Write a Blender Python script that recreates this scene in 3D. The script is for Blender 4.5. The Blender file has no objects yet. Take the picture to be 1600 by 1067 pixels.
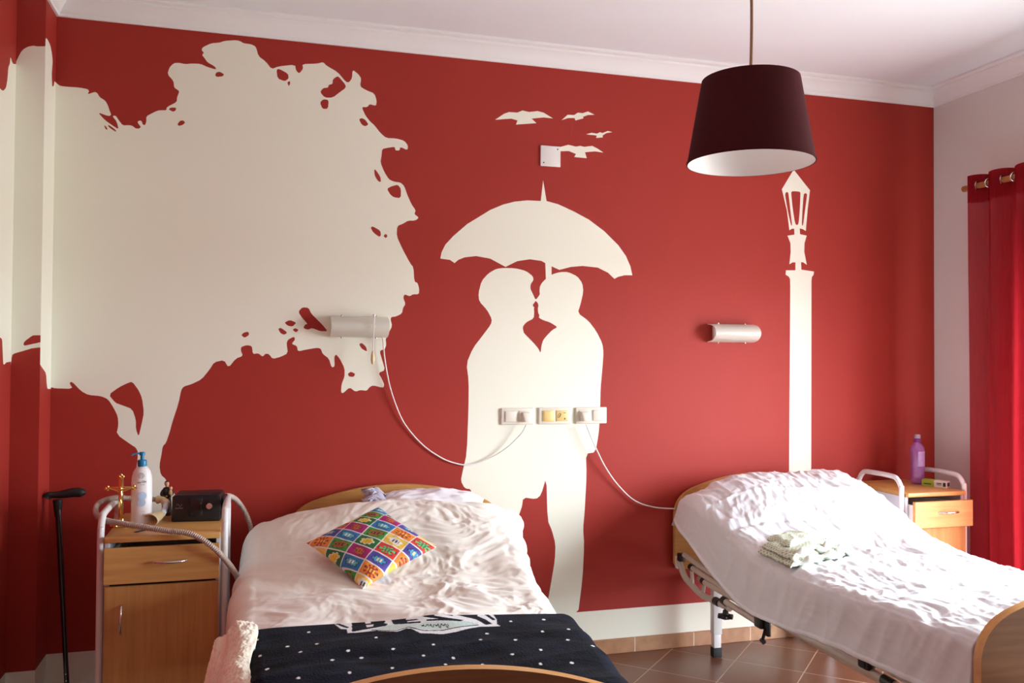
import bpy, bmesh, math, random
import numpy as np
from mathutils import Vector, Matrix
from mathutils.geometry import delaunay_2d_cdt
sc = bpy.context.scene
COL = sc.collection
random.seed(4)

# ------------------------------------------------------------------ camera
CAM = Vector((0.8238, -4.1205, 1.4715))
YAW, PITCH, ROLL, FPX = 0.2841, 0.0191, 0.0065, 1377.86
_f = Vector((math.sin(YAW)*math.cos(PITCH), math.cos(YAW)*math.cos(PITCH), math.sin(PITCH)))
_r0 = Vector((math.cos(YAW), -math.sin(YAW), 0)); _u0 = _r0.cross(_f)
_r = _r0*math.cos(ROLL) + _u0*math.sin(ROLL); _u = _u0*math.cos(ROLL) - _r0*math.sin(ROLL)
cd = bpy.data.cameras.new('camera'); cam = bpy.data.objects.new('camera', cd); COL.objects.link(cam)
cam.matrix_world = Matrix(((_r.x, _u.x, -_f.x, CAM.x), (_r.y, _u.y, -_f.y, CAM.y), (_r.z, _u.z, -_f.z, CAM.z), (0, 0, 0, 1)))
cd.sensor_width = 36.0; cd.lens = FPX/1600*36.0; cd.clip_start = 0.05
sc.camera = cam

# ------------------------------------------------------------------ light and exposure
EXPOSURE = 0.0
SKY = 45.5
sc.view_settings.view_transform = 'Standard'; sc.view_settings.look = 'None'
sc.view_settings.gamma = 1.0; sc.view_settings.use_curve_mapping = False
sc.view_settings.exposure = EXPOSURE
W = bpy.data.worlds.new('sky'); sc.world = W; W.use_nodes = True
nt = W.node_tree; nt.nodes.clear()
tc = nt.nodes.new('ShaderNodeTexCoord'); sx = nt.nodes.new('ShaderNodeSeparateXYZ'); rp = nt.nodes.new('ShaderNodeValToRGB')
bg = nt.nodes.new('ShaderNodeBackground'); wo = nt.nodes.new('ShaderNodeOutputWorld')
mr = nt.nodes.new('ShaderNodeMapRange'); mr.inputs[1].default_value = -1; mr.inputs[2].default_value = 1
nt.links.new(tc.outputs['Generated'], sx.inputs[0]); nt.links.new(sx.outputs['Z'], mr.inputs[0]); nt.links.new(mr.outputs[0], rp.inputs[0])
e = rp.color_ramp.elements
e[0].position = 0.0; e[0].color = (.31, .32, .32, 1); e[1].position = 0.49; e[1].color = (.31, .32, .32, 1)
for p, c in ((0.505, (.78, .90, 1.0, 1)), (0.75, (.82, .92, 1.0, 1)), (1.0, (.58, .78, 1.0, 1))):
    k = e.new(p); k.color = c
nt.links.new(rp.outputs[0], bg.inputs['Color']); bg.inputs['Strength'].default_value = SKY
nt.links.new(bg.outputs[0], wo.inputs[0])
# room and window sizes
RW, HC, HZ, RY = 4.517, 2.912, 3.0, -6.2            # room width, cornice foot, ceiling, wall behind the camera
WY0, WY1, WZ0, WZ1 = -0.82, -2.90, 0.06, 1.98       # balcony window in the right wall
COLD, COLB = 0.197, 0.105                           # corner column depth and step
ld = bpy.data.lights.new('window_portal', 'AREA'); ld.shape = 'RECTANGLE'; ld.size = WY0-WY1; ld.size_y = WZ1-WZ0
ld.cycles.is_portal = True
lo = bpy.data.objects.new('window_portal', ld); COL.objects.link(lo)
lo.location = (RW+0.26, (WY0+WY1)/2, (WZ0+WZ1)/2); lo.rotation_euler = (math.pi/2, 0, math.pi/2)

# ------------------------------------------------------------------ materials
def s2l(c):
    return tuple(x/12.92 if x <= .04045 else ((x+.055)/1.055)**2.4 for x in c)
def rgb(r, g, b): return s2l((r/255, g/255, b/255))
def nodes(name):
    m = bpy.data.materials.new(name); m.use_nodes = True
    n = m.node_tree.nodes; return m, m.node_tree, n['Principled BSDF']
def mat(name, col, rough=.6, metal=0., var=.06, vscale=6., bump=0., bscale=200., sheen=0., coat=0., stretch=(1, 1, 1), trans=0., spec=.5, alpha=1.):
    m, t, b = nodes(name); N = t.nodes
    c = N.new('ShaderNodeTexCoord'); mp = N.new('ShaderNodeMapping'); mp.inputs['Scale'].default_value = stretch
    t.links.new(c.outputs['Object'], mp.inputs[0])
    no = N.new('ShaderNodeTexNoise'); no.inputs['Scale'].default_value = vscale; no.inputs['Detail'].default_value = 4
    t.links.new(mp.outputs[0], no.inputs['Vector'])
    mx = N.new('ShaderNodeMix'); mx.data_type = 'RGBA'
    mx.inputs[6].default_value = (*[x*(1-var) for x in col], 1); mx.inputs[7].default_value = (*[min(1, x*(1+var)) for x in col], 1)
    t.links.new(no.outputs['Fac'], mx.inputs[0]); t.links.new(mx.outputs[2], b.inputs['Base Color'])
    b.inputs['Roughness'].default_value = rough; b.inputs['Metallic'].default_value = metal
    b.inputs['Sheen Weight'].default_value = sheen; b.inputs['Coat Weight'].default_value = coat
    b.inputs['Transmission Weight'].default_value = trans; b.inputs['Specular IOR Level'].default_value = spec
    if bump:
        n2 = N.new('ShaderNodeTexNoise'); n2.inputs['Scale'].default_value = bscale; n2.inputs['Detail'].default_value = 3
        t.links.new(mp.outputs[0], n2.inputs['Vector'])
        bp = N.new('ShaderNodeBump'); bp.inputs['Strength'].default_value = bump; bp.inputs['Distance'].default_value = .002
        t.links.new(n2.outputs['Fac'], bp.inputs['Height']); t.links.new(bp.outputs[0], b.inputs['Normal'])
    return m
def wood(name, c1, c2, rough=.42, axis=0):
    st = [26, 26, 26]; st[axis] = 1.6
    m, t, b = nodes(name); N = t.nodes
    c = N.new('ShaderNodeTexCoord'); mp = N.new('ShaderNodeMapping'); mp.inputs['Scale'].default_value = st
    t.links.new(c.outputs['Object'], mp.inputs[0])
    no = N.new('ShaderNodeTexNoise'); no.inputs['Scale'].default_value = 2.2; no.inputs['Detail'].default_value = 6; no.inputs['Distortion'].default_value = .5
    t.links.new(mp.outputs[0], no.inputs['Vector'])
    r = N.new('ShaderNodeValToRGB'); r.color_ramp.elements[0].position = .3; r.color_ramp.elements[1].position = .72
    r.color_ramp.elements[0].color = (*c1, 1); r.color_ramp.elements[1].color = (*c2, 1)
    t.links.new(no.outputs['Fac'], r.inputs[0]); t.links.new(r.outputs[0], b.inputs['Base Color'])
    b.inputs['Roughness'].default_value = rough
    return m
def vcol_mat(name, rough=.7, sheen=0., bump=.2, bscale=300., var=0.):
    m, t, b = nodes(name); N = t.nodes
    a = N.new('ShaderNodeAttribute'); a.attribute_name = 'print'
    c = N.new('ShaderNodeTexCoord'); n2 = N.new('ShaderNodeTexNoise'); n2.inputs['Scale'].default_value = bscale; n2.inputs['Detail'].default_value = 3
    t.links.new(c.outputs['Object'], n2.inputs['Vector'])
    bp = N.new('ShaderNodeBump'); bp.inputs['Strength'].default_value = bump; bp.inputs['Distance'].default_value = .003
    t.links.new(n2.outputs['Fac'], bp.inputs['Height']); t.links.new(bp.outputs[0], b.inputs['Normal'])
    t.links.new(a.outputs['Color'], b.inputs['Base Color'])
    b.inputs['Roughness'].default_value = rough; b.inputs['Sheen Weight'].default_value = sheen; b.inputs['Sheen Roughness'].default_value = .4
    return m
RED = mat('red_wall_paint', rgb(163, 45, 34), .62, var=.05, vscale=3, bump=.12, bscale=90, spec=.35)
CREAM = mat('white_mural_paint', rgb(244, 243, 225), .62, var=.015, vscale=2.5, bump=.12, bscale=90, spec=.35)
WALLW = mat('white_wall_paint', rgb(224, 221, 216), .7, var=.015, bump=.1, bscale=90)
CEILW = mat('white_ceiling_paint', rgb(234, 238, 240), .8, var=.01, bump=.06, bscale=60)
PLASTER = mat('white_plaster', rgb(240, 241, 239), .6, var=.01)
BEECH = wood('beech_veneer', rgb(190, 138, 74), rgb(210, 160, 94), axis=0)
BEECHV = wood('beech_veneer_upright', rgb(184, 130, 68), rgb(204, 152, 88), axis=2)
BEECHD = wood('shaded_beech_veneer', rgb(112, 72, 38), rgb(130, 88, 50), axis=0)  # beech darkened so the footboards' shade is in the colour
EDGEB = wood('pale_board_edge', rgb(206, 150, 86), rgb(220, 166, 102), axis=0)
GREYP = mat('light_grey_panel', rgb(214, 216, 222), .5, var=.02)
WMETAL = mat('white_painted_tube', rgb(226, 224, 222), .32, var=.02, coat=.3)
SILVER = mat('silver_tube', rgb(196, 196, 198), .32, metal=.6, var=.03)
BMETAL = mat('beige_painted_tube', rgb(196, 184, 170), .38, var=.03, coat=.2)
CHROME = mat('brushed_steel', (.72, .72, .72), .22, metal=1.)
BLACKP = mat('black_plastic', (.012, .012, .013), .38, var=.1)
BLACKM = mat('black_matt_plastic', (.010, .010, .010), .55, var=.1)
GAPSHADE = mat('gap_shade_black', (.012, .010, .009), .8)
GOLD = mat('polished_gold_metal', (.86, .60, .20), .16, metal=1., var=.05)
WHITEP = mat('white_plastic', rgb(238, 235, 230), .35, var=.01)
OUTLET = mat('cream_white_plastic', rgb(232, 224, 208), .4, var=.01)
IVORY = mat('ivory_plastic', rgb(236, 206, 132), .4, var=.02)
CREAMP = mat('cream_translucent_plastic', rgb(228, 208, 160), .35, var=.06, vscale=30, coat=.4)
HOSE = mat('grey_beige_hose', rgb(190, 172, 158), .5, var=.04)
DUVET = mat('ivory_satin_cloth', rgb(245, 241, 228), .55, var=.01, bump=.12, bscale=500, sheen=.3)
PILLOWM = mat('white_pillowcase_cloth', rgb(244, 240, 244), .6, var=.01, bump=.1, bscale=500, sheen=.2)
COVER = mat('white_cotton_cover', rgb(228, 228, 231), .8, var=.01, bump=.18, bscale=420, sheen=.2)
MATTR = mat('mattress_ticking', rgb(210, 205, 200), .85)
SHERPA = mat('cream_sherpa_fleece', rgb(248, 238, 212), .95, var=.06, vscale=60, bump=.9, bscale=140, sheen=.5)
LACE = mat('lilac_grey_lace', rgb(206, 200, 216), .8, var=.15, vscale=80)
SHADE = mat('dark_maroon_velvet', rgb(72, 24, 28), .9, var=.08, vscale=40, bump=.3, bscale=260, spec=.15)
LINING = mat('white_shade_lining', rgb(240, 236, 232), .75, var=.01)
CORDM = mat('brown_braided_cord', rgb(150, 112, 86), .8, var=.2, vscale=150)
OPALG = mat('frosted_opal_glass', rgb(244, 242, 230), .3, var=.01, coat=.3)
_t = OPALG.node_tree; _p = _t.nodes['Principled BSDF']; _tl = _t.nodes.new('ShaderNodeBsdfTranslucent'); _tr = _t.nodes.new('ShaderNodeBsdfTransparent')
_tl.inputs['Color'].default_value = (.92, .91, .86, 1); _m1 = _t.nodes.new('ShaderNodeMixShader'); _m2 = _t.nodes.new('ShaderNodeMixShader'); _m1.inputs[0].default_value = .42; _m2.inputs[0].default_value = .14
_t.links.new(_p.outputs[0], _m1.inputs[1]); _t.links.new(_tl.outputs[0], _m1.inputs[2]); _t.links.new(_m1.outputs[0], _m2.inputs[1]); _t.links.new(_tr.outputs[0], _m2.inputs[2])
_t.links.new(_m2.outputs[0], _t.nodes['Material Output'].inputs['Surface'])
BLUEP = mat('teal_blue_plastic', rgb(28, 128, 172), .35, var=.04)
LOTION = mat('white_lotion_bottle', rgb(240, 236, 234), .32, var=.01, coat=.3)
PRINTG = mat('grey_label_print', rgb(150, 140, 140), .5)
PRINTB = mat('pale_blue_label_print', rgb(186, 206, 226), .5, var=.05)
SKIN = mat('painted_skin', rgb(214, 160, 124), .5)
HABIT = mat('dark_brown_painted_robe', rgb(48, 36, 30), .5)
HAIRM = mat('dark_painted_hair', rgb(40, 26, 20), .5)
CANEM = mat('black_cane_lacquer', (.008, .008, .008), .25, coat=.4)
RODW = wood('wooden_rod', rgb(150, 96, 50), rgb(176, 120, 66), axis=1)
GREENB = mat('lime_green_card', rgb(164, 186, 50), .5)
WHITEB = mat('white_card', rgb(238, 232, 226), .5)
INK = mat('black_ink', (.02, .02, .022), .5)
RUBBER = mat('black_rubber', (.015, .015, .016), .7)
TILEB = None

def tile_floor():
    m, t, b = nodes('brown_floor_tiles'); N = t.nodes
    c = N.new('ShaderNodeTexCoord'); mp = N.new('ShaderNodeMapping')
    mp.inputs['Rotation'].default_value = (0, 0, math.radians(45))
    t.links.new(c.outputs['Object'], mp.inputs[0])
    # u=(x-y)/sqrt2, v=(x+y)/sqrt2 after rotation ; align the joints with the photographed ones
    S = .325
    mp.inputs['Location'].default_value = (-(2.90/math.sqrt(2)) % S, -(2.38/math.sqrt(2)) % S, 0)
    br = N.new('ShaderNodeTexBrick'); br.offset = 0; br.inputs['Scale'].default_value = 1
    br.inputs['Brick Width'].default_value = S; br.inputs['Row Height'].default_value = S
    br.inputs['Mortar Size'].default_value = .0028; br.inputs['Mortar Smooth'].default_value = .3
    br.inputs['Color1'].default_value = (*rgb(124, 80, 58), 1); br.inputs['Color2'].default_value = (*rgb(114, 72, 52), 1)
    br.inputs['Mortar'].default_value = (*rgb(196, 168, 140), 1)
    t.links.new(mp.outputs[0], br.inputs['Vector'])
    no = N.new('ShaderNodeTexNoise'); no.inputs['Scale'].default_value = 9; no.inputs['Detail'].default_value = 6
    t.links.new(c.outputs['Object'], no.inputs['Vector'])
    mx = N.new('ShaderNodeMix'); mx.data_type = 'RGBA'; mx.blend_type = 'MULTIPLY'; mx.inputs[0].default_value = .55
    r = N.new('ShaderNodeValToRGB'); r.color_ramp.elements[0].color = (.62, .6, .58, 1); r.color_ramp.elements[1].color = (1.2, 1.15, 1.1, 1)
    t.links.new(no.outputs['Fac'], r.inputs[0]); t.links.new(br.outputs['Color'], mx.inputs[6]); t.links.new(r.outputs[0], mx.inputs[7])
    t.links.new(mx.outputs[2], b.inputs['Base Color'])
    b.inputs['Roughness'].default_value = .3
    bp = N.new('ShaderNodeBump'); bp.inputs['Strength'].default_value = .4; bp.inputs['Distance'].default_value = .002; bp.invert = True
    t.links.new(br.outputs['Fac'], bp.inputs['Height']); t.links.new(bp.outputs[0], b.inputs['Normal'])
    return m
def skirting_mat():
    m, t, b = nodes('tan_skirting_tiles'); N = t.nodes
    c = N.new('ShaderNodeTexCoord'); sp = N.new('ShaderNodeSeparateXYZ'); t.links.new(c.outputs['Object'], sp.inputs[0])
    ad = N.new('ShaderNodeMath'); ad.operation = 'ADD'; t.links.new(sp.outputs['X'], ad.inputs[0]); t.links.new(sp.outputs['Y'], ad.inputs[1])
    of = N.new('ShaderNodeMath'); of.operation = 'ADD'; of.inputs[1].default_value = .3285*10-2.676+.012; t.links.new(ad.outputs[0], of.inputs[0])
    md = N.new('ShaderNodeMath'); md.operation = 'MODULO'; md.inputs[1].default_value = .3285; t.links.new(of.outputs[0], md.inputs[0])
    lt = N.new('ShaderNodeMath'); lt.operation = 'LESS_THAN'; lt.inputs[1].default_value = .004; t.links.new(md.outputs[0], lt.inputs[0])
    no = N.new('ShaderNodeTexNoise'); no.inputs['Scale'].default_value = 22; no.inputs['Detail'].default_value = 5; t.links.new(c.outputs['Object'], no.inputs['Vector'])
    r = N.new('ShaderNodeValToRGB'); r.color_ramp.elements[0].color = (*rgb(150, 104, 72), 1); r.color_ramp.elements[1].color = (*rgb(196, 150, 112), 1)
    t.links.new(no.outputs['Fac'], r.inputs[0])
    mx = N.new('ShaderNodeMix'); mx.data_type = 'RGBA'; t.links.new(lt.outputs[0], mx.inputs[0]); t.links.new(r.outputs[0], mx.inputs[6])
    mx.inputs[7].default_value = (*rgb(226, 206, 186), 1); t.links.new(mx.outputs[2], b.inputs['Base Color'])
    b.inputs['Roughness'].default_value = .4
    return m
def curtain_mat():
    m, t, b = nodes('sheer_red_voile'); N = t.nodes
    N.remove(b)
    out = N['Material Output']
    c = N.new('ShaderNodeTexCoord'); w = N.new('ShaderNodeTexNoise'); w.inputs['Scale'].default_value = 90; w.inputs['Detail'].default_value = 3
    mp = N.new('ShaderNodeMapping'); mp.inputs['Scale'].default_value = (1, 1, .12); t.links.new(c.outputs['Object'], mp.inputs[0]); t.links.new(mp.outputs[0], w.inputs['Vector'])
    r = N.new('ShaderNodeValToRGB'); r.color_ramp.elements[0].color = (*rgb(146, 22, 32), 1); r.color_ramp.elements[1].color = (*rgb(172, 38, 46), 1)
    t.links.new(w.outputs['Fac'], r.inputs[0])
    df = N.new('ShaderNodeBsdfDiffuse'); tl = N.new('ShaderNodeBsdfTranslucent'); tr = N.new('ShaderNodeBsdfTransparent')
    tr.inputs['Color'].default_value = (.9, .45, .48, 1)
    t.links.new(r.outputs[0], df.inputs['Color']); t.links.new(r.outputs[0], tl.inputs['Color'])
    m1 = N.new('ShaderNodeMixShader'); m1.inputs[0].default_value = .44; t.links.new(df.outputs[0], m1.inputs[1]); t.links.new(tl.outputs[0], m1.inputs[2])
    m2 = N.new('ShaderNodeMixShader'); m2.inputs[0].default_value = .2; t.links.new(m1.outputs[0], m2.inputs[1]); t.links.new(tr.outputs[0], m2.inputs[2])
    t.links.new(m2.outputs[0], out.inputs['Surface'])
    return m
def glass_mat():
    m, t, b = nodes('clear_window_glass'); N = t.nodes; N.remove(b)
    tr = N.new('ShaderNodeBsdfTransparent'); gl = N.new('ShaderNodeBsdfGlossy'); gl.inputs['Roughness'].default_value = .02
    mx = N.new('ShaderNodeMixShader'); mx.inputs[0].default_value = .05; t.links.new(tr.outputs[0], mx.inputs[1]); t.links.new(gl.outputs[0], mx.inputs[2])
    t.links.new(mx.outputs[0], N['Material Output'].inputs['Surface'])
    return m
def tinted_plastic(name, col):
    m, t, b = nodes(name); N = t.nodes; N.remove(b)
    no = N.new('ShaderNodeTexNoise'); no.inputs['Scale'].default_value = 20
    mx = N.new('ShaderNodeMix'); mx.data_type = 'RGBA'; mx.inputs[6].default_value = (*col, 1); mx.inputs[7].default_value = (*[x*.9 for x in col], 1)
    t.links.new(no.outputs['Fac'], mx.inputs[0])
    tr = N.new('ShaderNodeBsdfTransparent'); df = N.new('ShaderNodeBsdfDiffuse'); gl = N.new('ShaderNodeBsdfGlossy'); gl.inputs['Roughness'].default_value = .08
    t.links.new(mx.outputs[2], tr.inputs['Color']); df.inputs['Color'].default_value = (col[0]*.75, col[1]*.5, col[2]*.85, 1)
    m1 = N.new('ShaderNodeMixShader'); m1.inputs[0].default_value = .3; t.links.new(tr.outputs[0], m1.inputs[1]); t.links.new(df.outputs[0], m1.inputs[2])
    m2 = N.new('ShaderNodeMixShader'); m2.inputs[0].default_value = .08; t.links.new(m1.outputs[0], m2.inputs[1]); t.links.new(gl.outputs[0], m2.inputs[2])
    t.links.new(m2.outputs[0], N['Material Output'].inputs['Surface'])
    return m
FLOORM, SKIRT, CURT, GLASS = tile_floor(), skirting_mat(), curtain_mat(), glass_mat()
PURPLE = tinted_plastic('clear_purple_plastic', (.90, .66, .92))
COMIC = vcol_mat('comic_print_cloth', .6, bump=.12, bscale=600)
FLEECE = vcol_mat('navy_printed_fleece', .95, sheen=.03, bump=.6, bscale=160)
FLEECE.node_tree.nodes['Principled BSDF'].inputs['Specular IOR Level'].default_value = .08
GARM = vcol_mat('green_patterned_cotton', .8, bump=.15, bscale=500)

# ------------------------------------------------------------------ object helpers
def tag(o, label=None, cat=None, group=None, kind=None):
    if label: o['label'] = label
    if cat: o['category'] = cat
    if group: o['group'] = group
    if kind: o['kind'] = kind
    return o
def empty(name, loc=(0, 0, 0), rz=0., label=None, cat=None, group=None):
    o = bpy.data.objects.new(name, None); o.empty_display_size = .05; COL.objects.link(o)
    o.location = loc; o.rotation_euler = (0, 0, rz)
    return tag(o, label, cat, group)
def link(name, me, mats, parent=None, smooth=40):
    for m in (mats if isinstance(mats, (list, tuple)) else [mats]): me.materials.append(m)
    if smooth:
        me.polygons.foreach_set('use_smooth', [True]*len(me.polygons))
        me.set_sharp_from_angle(angle=math.radians(smooth))
    o = bpy.data.objects.new(name, me); COL.objects.link(o)
    if parent is not None: o.parent = parent
    return o
def fin(name, bm, mats, parent=None, smooth=40):
    bmesh.ops.recalc_face_normals(bm, faces=bm.faces[:])
    me = bpy.data.meshes.new(name); bm.to_mesh(me); bm.free()
    return link(name, me, mats, parent, smooth)
def box(bm, lo_, hi_, bev=0., seg=2, mi=0, rot=None):
    a, b = Vector(lo_), Vector(hi_)
    r = bmesh.ops.create_cube(bm, size=1.0); vs = r['verts']
    for v in vs:
        v.co = Vector(((a[i]+b[i])/2 + v.co[i]*(b[i]-a[i]) for i in range(3)))
    fs = set(f for v in vs for f in v.link_faces)
    for f in fs: f.material_index = mi
    if bev:
        es = list(set(e for v in vs for e in v.link_edges))
        rr = bmesh.ops.bevel(bm, geom=es, offset=bev, segments=seg, affect='EDGES', profile=.5)
        vs = list(set(vs_ for f in rr['faces'] for vs_ in f.verts) | set(v for v in vs if v.is_valid))
        for f in rr['faces']: f.material_index = mi
    if rot is not None:
        M = rot
        for v in vs: v.co = M @ v.co
    return vs
def catmull(P, n=8, closed=False):
    P = [Vector(p) for p in P]; out = []
    m = len(P)
    for i in range(m if closed else m-1):
        p1, p2 = P[i], P[(i+1) % m]
        p0 = P[i-1] if (i or closed) else p1*2-p2
        p3 = P[(i+2) % m] if (closed or i+2 < m) else p2*2-p1
        for k in range(n):
            t = k/n
            out.append(.5*((2*p1)+(p2-p0)*t+(2*p0-5*p1+4*p2-p3)*t*t+(3*p1-p0-3*p2+p3)*t**3))
    if not closed: out.append(P[-1])
    return out
def tube(bm, pts, r, seg=12, mi=0, cap=True):
    pts = [Vector(p) for p in pts]
    n = len(pts); rr = r if callable(r) else (lambda i, s: r)
    T = []
    for i in range(n):
        d = pts[min(i+1, n-1)]-pts[max(i-1, 0)]
        T.append(d.normalized() if d.length > 1e-9 else Vector((0, 0, 1)))
    up = Vector((0, 0, 1)) if abs(T[0].z) < .9 else Vector((1, 0, 0))
    N = (up - T[0]*up.dot(T[0])).normalized()
    rings = []; s = 0
    for i in range(n):
        if i: s += (pts[i]-pts[i-1]).length
        N = (N - T[i]*N.dot(T[i])).normalized(); B = T[i].cross(N)
        ra = rr(i, s)
        rings.append([bm.verts.new(pts[i]+(N*math.cos(a)+B*math.sin(a))*ra) for a in (2*math.pi*k/seg for k in range(seg))])
    for i in range(n-1):
        for k in range(seg):
            f = bm.faces.new((rings[i][k], rings[i][(k+1) % seg], rings[i+1][(k+1) % seg], rings[i+1][k])); f.material_index = mi
    if cap:
        for R_, fl in ((rings[0], True), (rings[-1], False)):
            f = bm.faces.new(R_[::-1] if fl else R_); f.material_index = mi
    return rings
def lathe(bm, prof, seg=32, origin=(0, 0, 0), mi=0, M=None, sx=1., sy=1.):
    o = Vector(origin); rings = []
    for r, z in prof:
        if r < 1e-6: rings.append([bm.verts.new(Vector((0, 0, z)))])
        else: rings.append([bm.verts.new(Vector((r*sx*math.cos(2*math.pi*k/seg), r*sy*math.sin(2*math.pi*k/seg), z))) for k in range(seg)])
    for R_ in rings:
        for v in R_: v.co = (M @ v.co if M is not None else v.co) + o
    for a, b in zip(rings, rings[1:]):
        for k in range(seg):
            k2 = (k+1) % seg
            if len(a) == 1 and len(b) == 1: continue
            if len(a) == 1: f = bm.faces.new((a[0], b[k2], b[k]))
            elif len(b) == 1: f = bm.faces.new((a[k], a[k2], b[0]))
            else: f = bm.faces.new((a[k], a[k2], b[k2], b[k]))
            f.material_index = mi
    return rings
def extrude(bm, outline, d0, d1, frame, bev=0., mi=0, mi_side=None):
    """outline: 2-D points; frame(a,b,depth)->Vector."""
    A = [bm.verts.new(frame(a, b, d0)) for a, b in outline]; B = [bm.verts.new(frame(a, b, d1)) for a, b in outline]
    n = len(A); ms = mi if mi_side is None else mi_side
    fs = [bm.faces.new(A[::-1]), bm.faces.new(B)]
    for f in fs: f.material_index = mi
    for i in range(n):
        f = bm.faces.new((A[i], A[(i+1) % n], B[(i+1) % n], B[i])); f.material_index = ms
    if bev:
        es = [e for f in fs for e in f.edges]
        r = bmesh.ops.bevel(bm, geom=list(set(es)), offset=bev, segments=2, affect='EDGES', profile=.5)
        for f in r['faces']: f.material_index = ms
def grid_mesh(name, P, mats, parent=None, cols=None, smooth=180, closed_u=False):
    """P: (nv, nu, 3) array."""
    nv, nu = P.shape[:2]
    me = bpy.data.meshes.new(name)
    idx = np.arange(nv*nu).reshape(nv, nu)
    if closed_u: idx = np.concatenate([idx, idx[:, :1]], 1)
    q = np.stack([idx[:-1, :-1], idx[:-1, 1:], idx[1:, 1:], idx[1:, :-1]], -1).reshape(-1, 4)
    me.from_pydata(P.reshape(-1, 3).tolist(), [], q.tolist())
    if cols is not None:
        at = me.color_attributes.new('print', 'FLOAT_COLOR', 'POINT')
        c4 = np.concatenate([cols.reshape(-1, 3), np.ones((nv*nu, 1))], 1).astype(np.float32)
        at.data.foreach_set('color', c4.ravel())
    me.update()
    return link(name, me, mats, parent, smooth)

# numpy gradient noise
_rng = np.random.RandomState(7); _perm = _rng.permutation(512); _ang = _rng.rand(512)*2*np.pi
def perlin(x, y, seed=0):
    x = np.asarray(x, float)+seed*17.31; y = np.asarray(y, float)+seed*9.77
    xi, yi = np.floor(x).astype(int), np.floor(y).astype(int); xf, yf = x-xi, y-yi
    def g(ix, iy, dx, dy):
        h = _ang[_perm[(_perm[ix % 512]+iy) % 512]]; return np.cos(h)*dx+np.sin(h)*dy
    u = xf**3*(xf*(xf*6-15)+10); v = yf**3*(yf*(yf*6-15)+10)
    a = g(xi, yi, xf, yf); b = g(xi+1, yi, xf-1, yf); c = g(xi, yi+1, xf, yf-1); d = g(xi+1, yi+1, xf-1, yf-1)
    return ((a*(1-u)+b*u)*(1-v)+(c*(1-u)+d*u)*v)*1.5
def fbm(x, y, o=4, seed=0):
    s = 0; a = 1.
    for k in range(o): s = s+a*perlin(x*2**k, y*2**k, seed+k); a *= .5
    return s
def ridge(x, y, o=3, seed=0):
    s = 0; a = 1.
    for k in range(o): s = s+a*(1-np.abs(perlin(x*2**k, y*2**k, seed+k))*2); a *= .5
    return s
def smooth01(x, a, b):
    t = np.clip((x-a)/(b-a), 0, 1); return t*t*(3-2*t)
def normals(P):
    du = np.gradient(P, axis=1); dv = np.gradient(P, axis=0)
    n = np.cross(du, dv); n /= np.linalg.norm(n, axis=-1, keepdims=True)+1e-12
    return n

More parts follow.
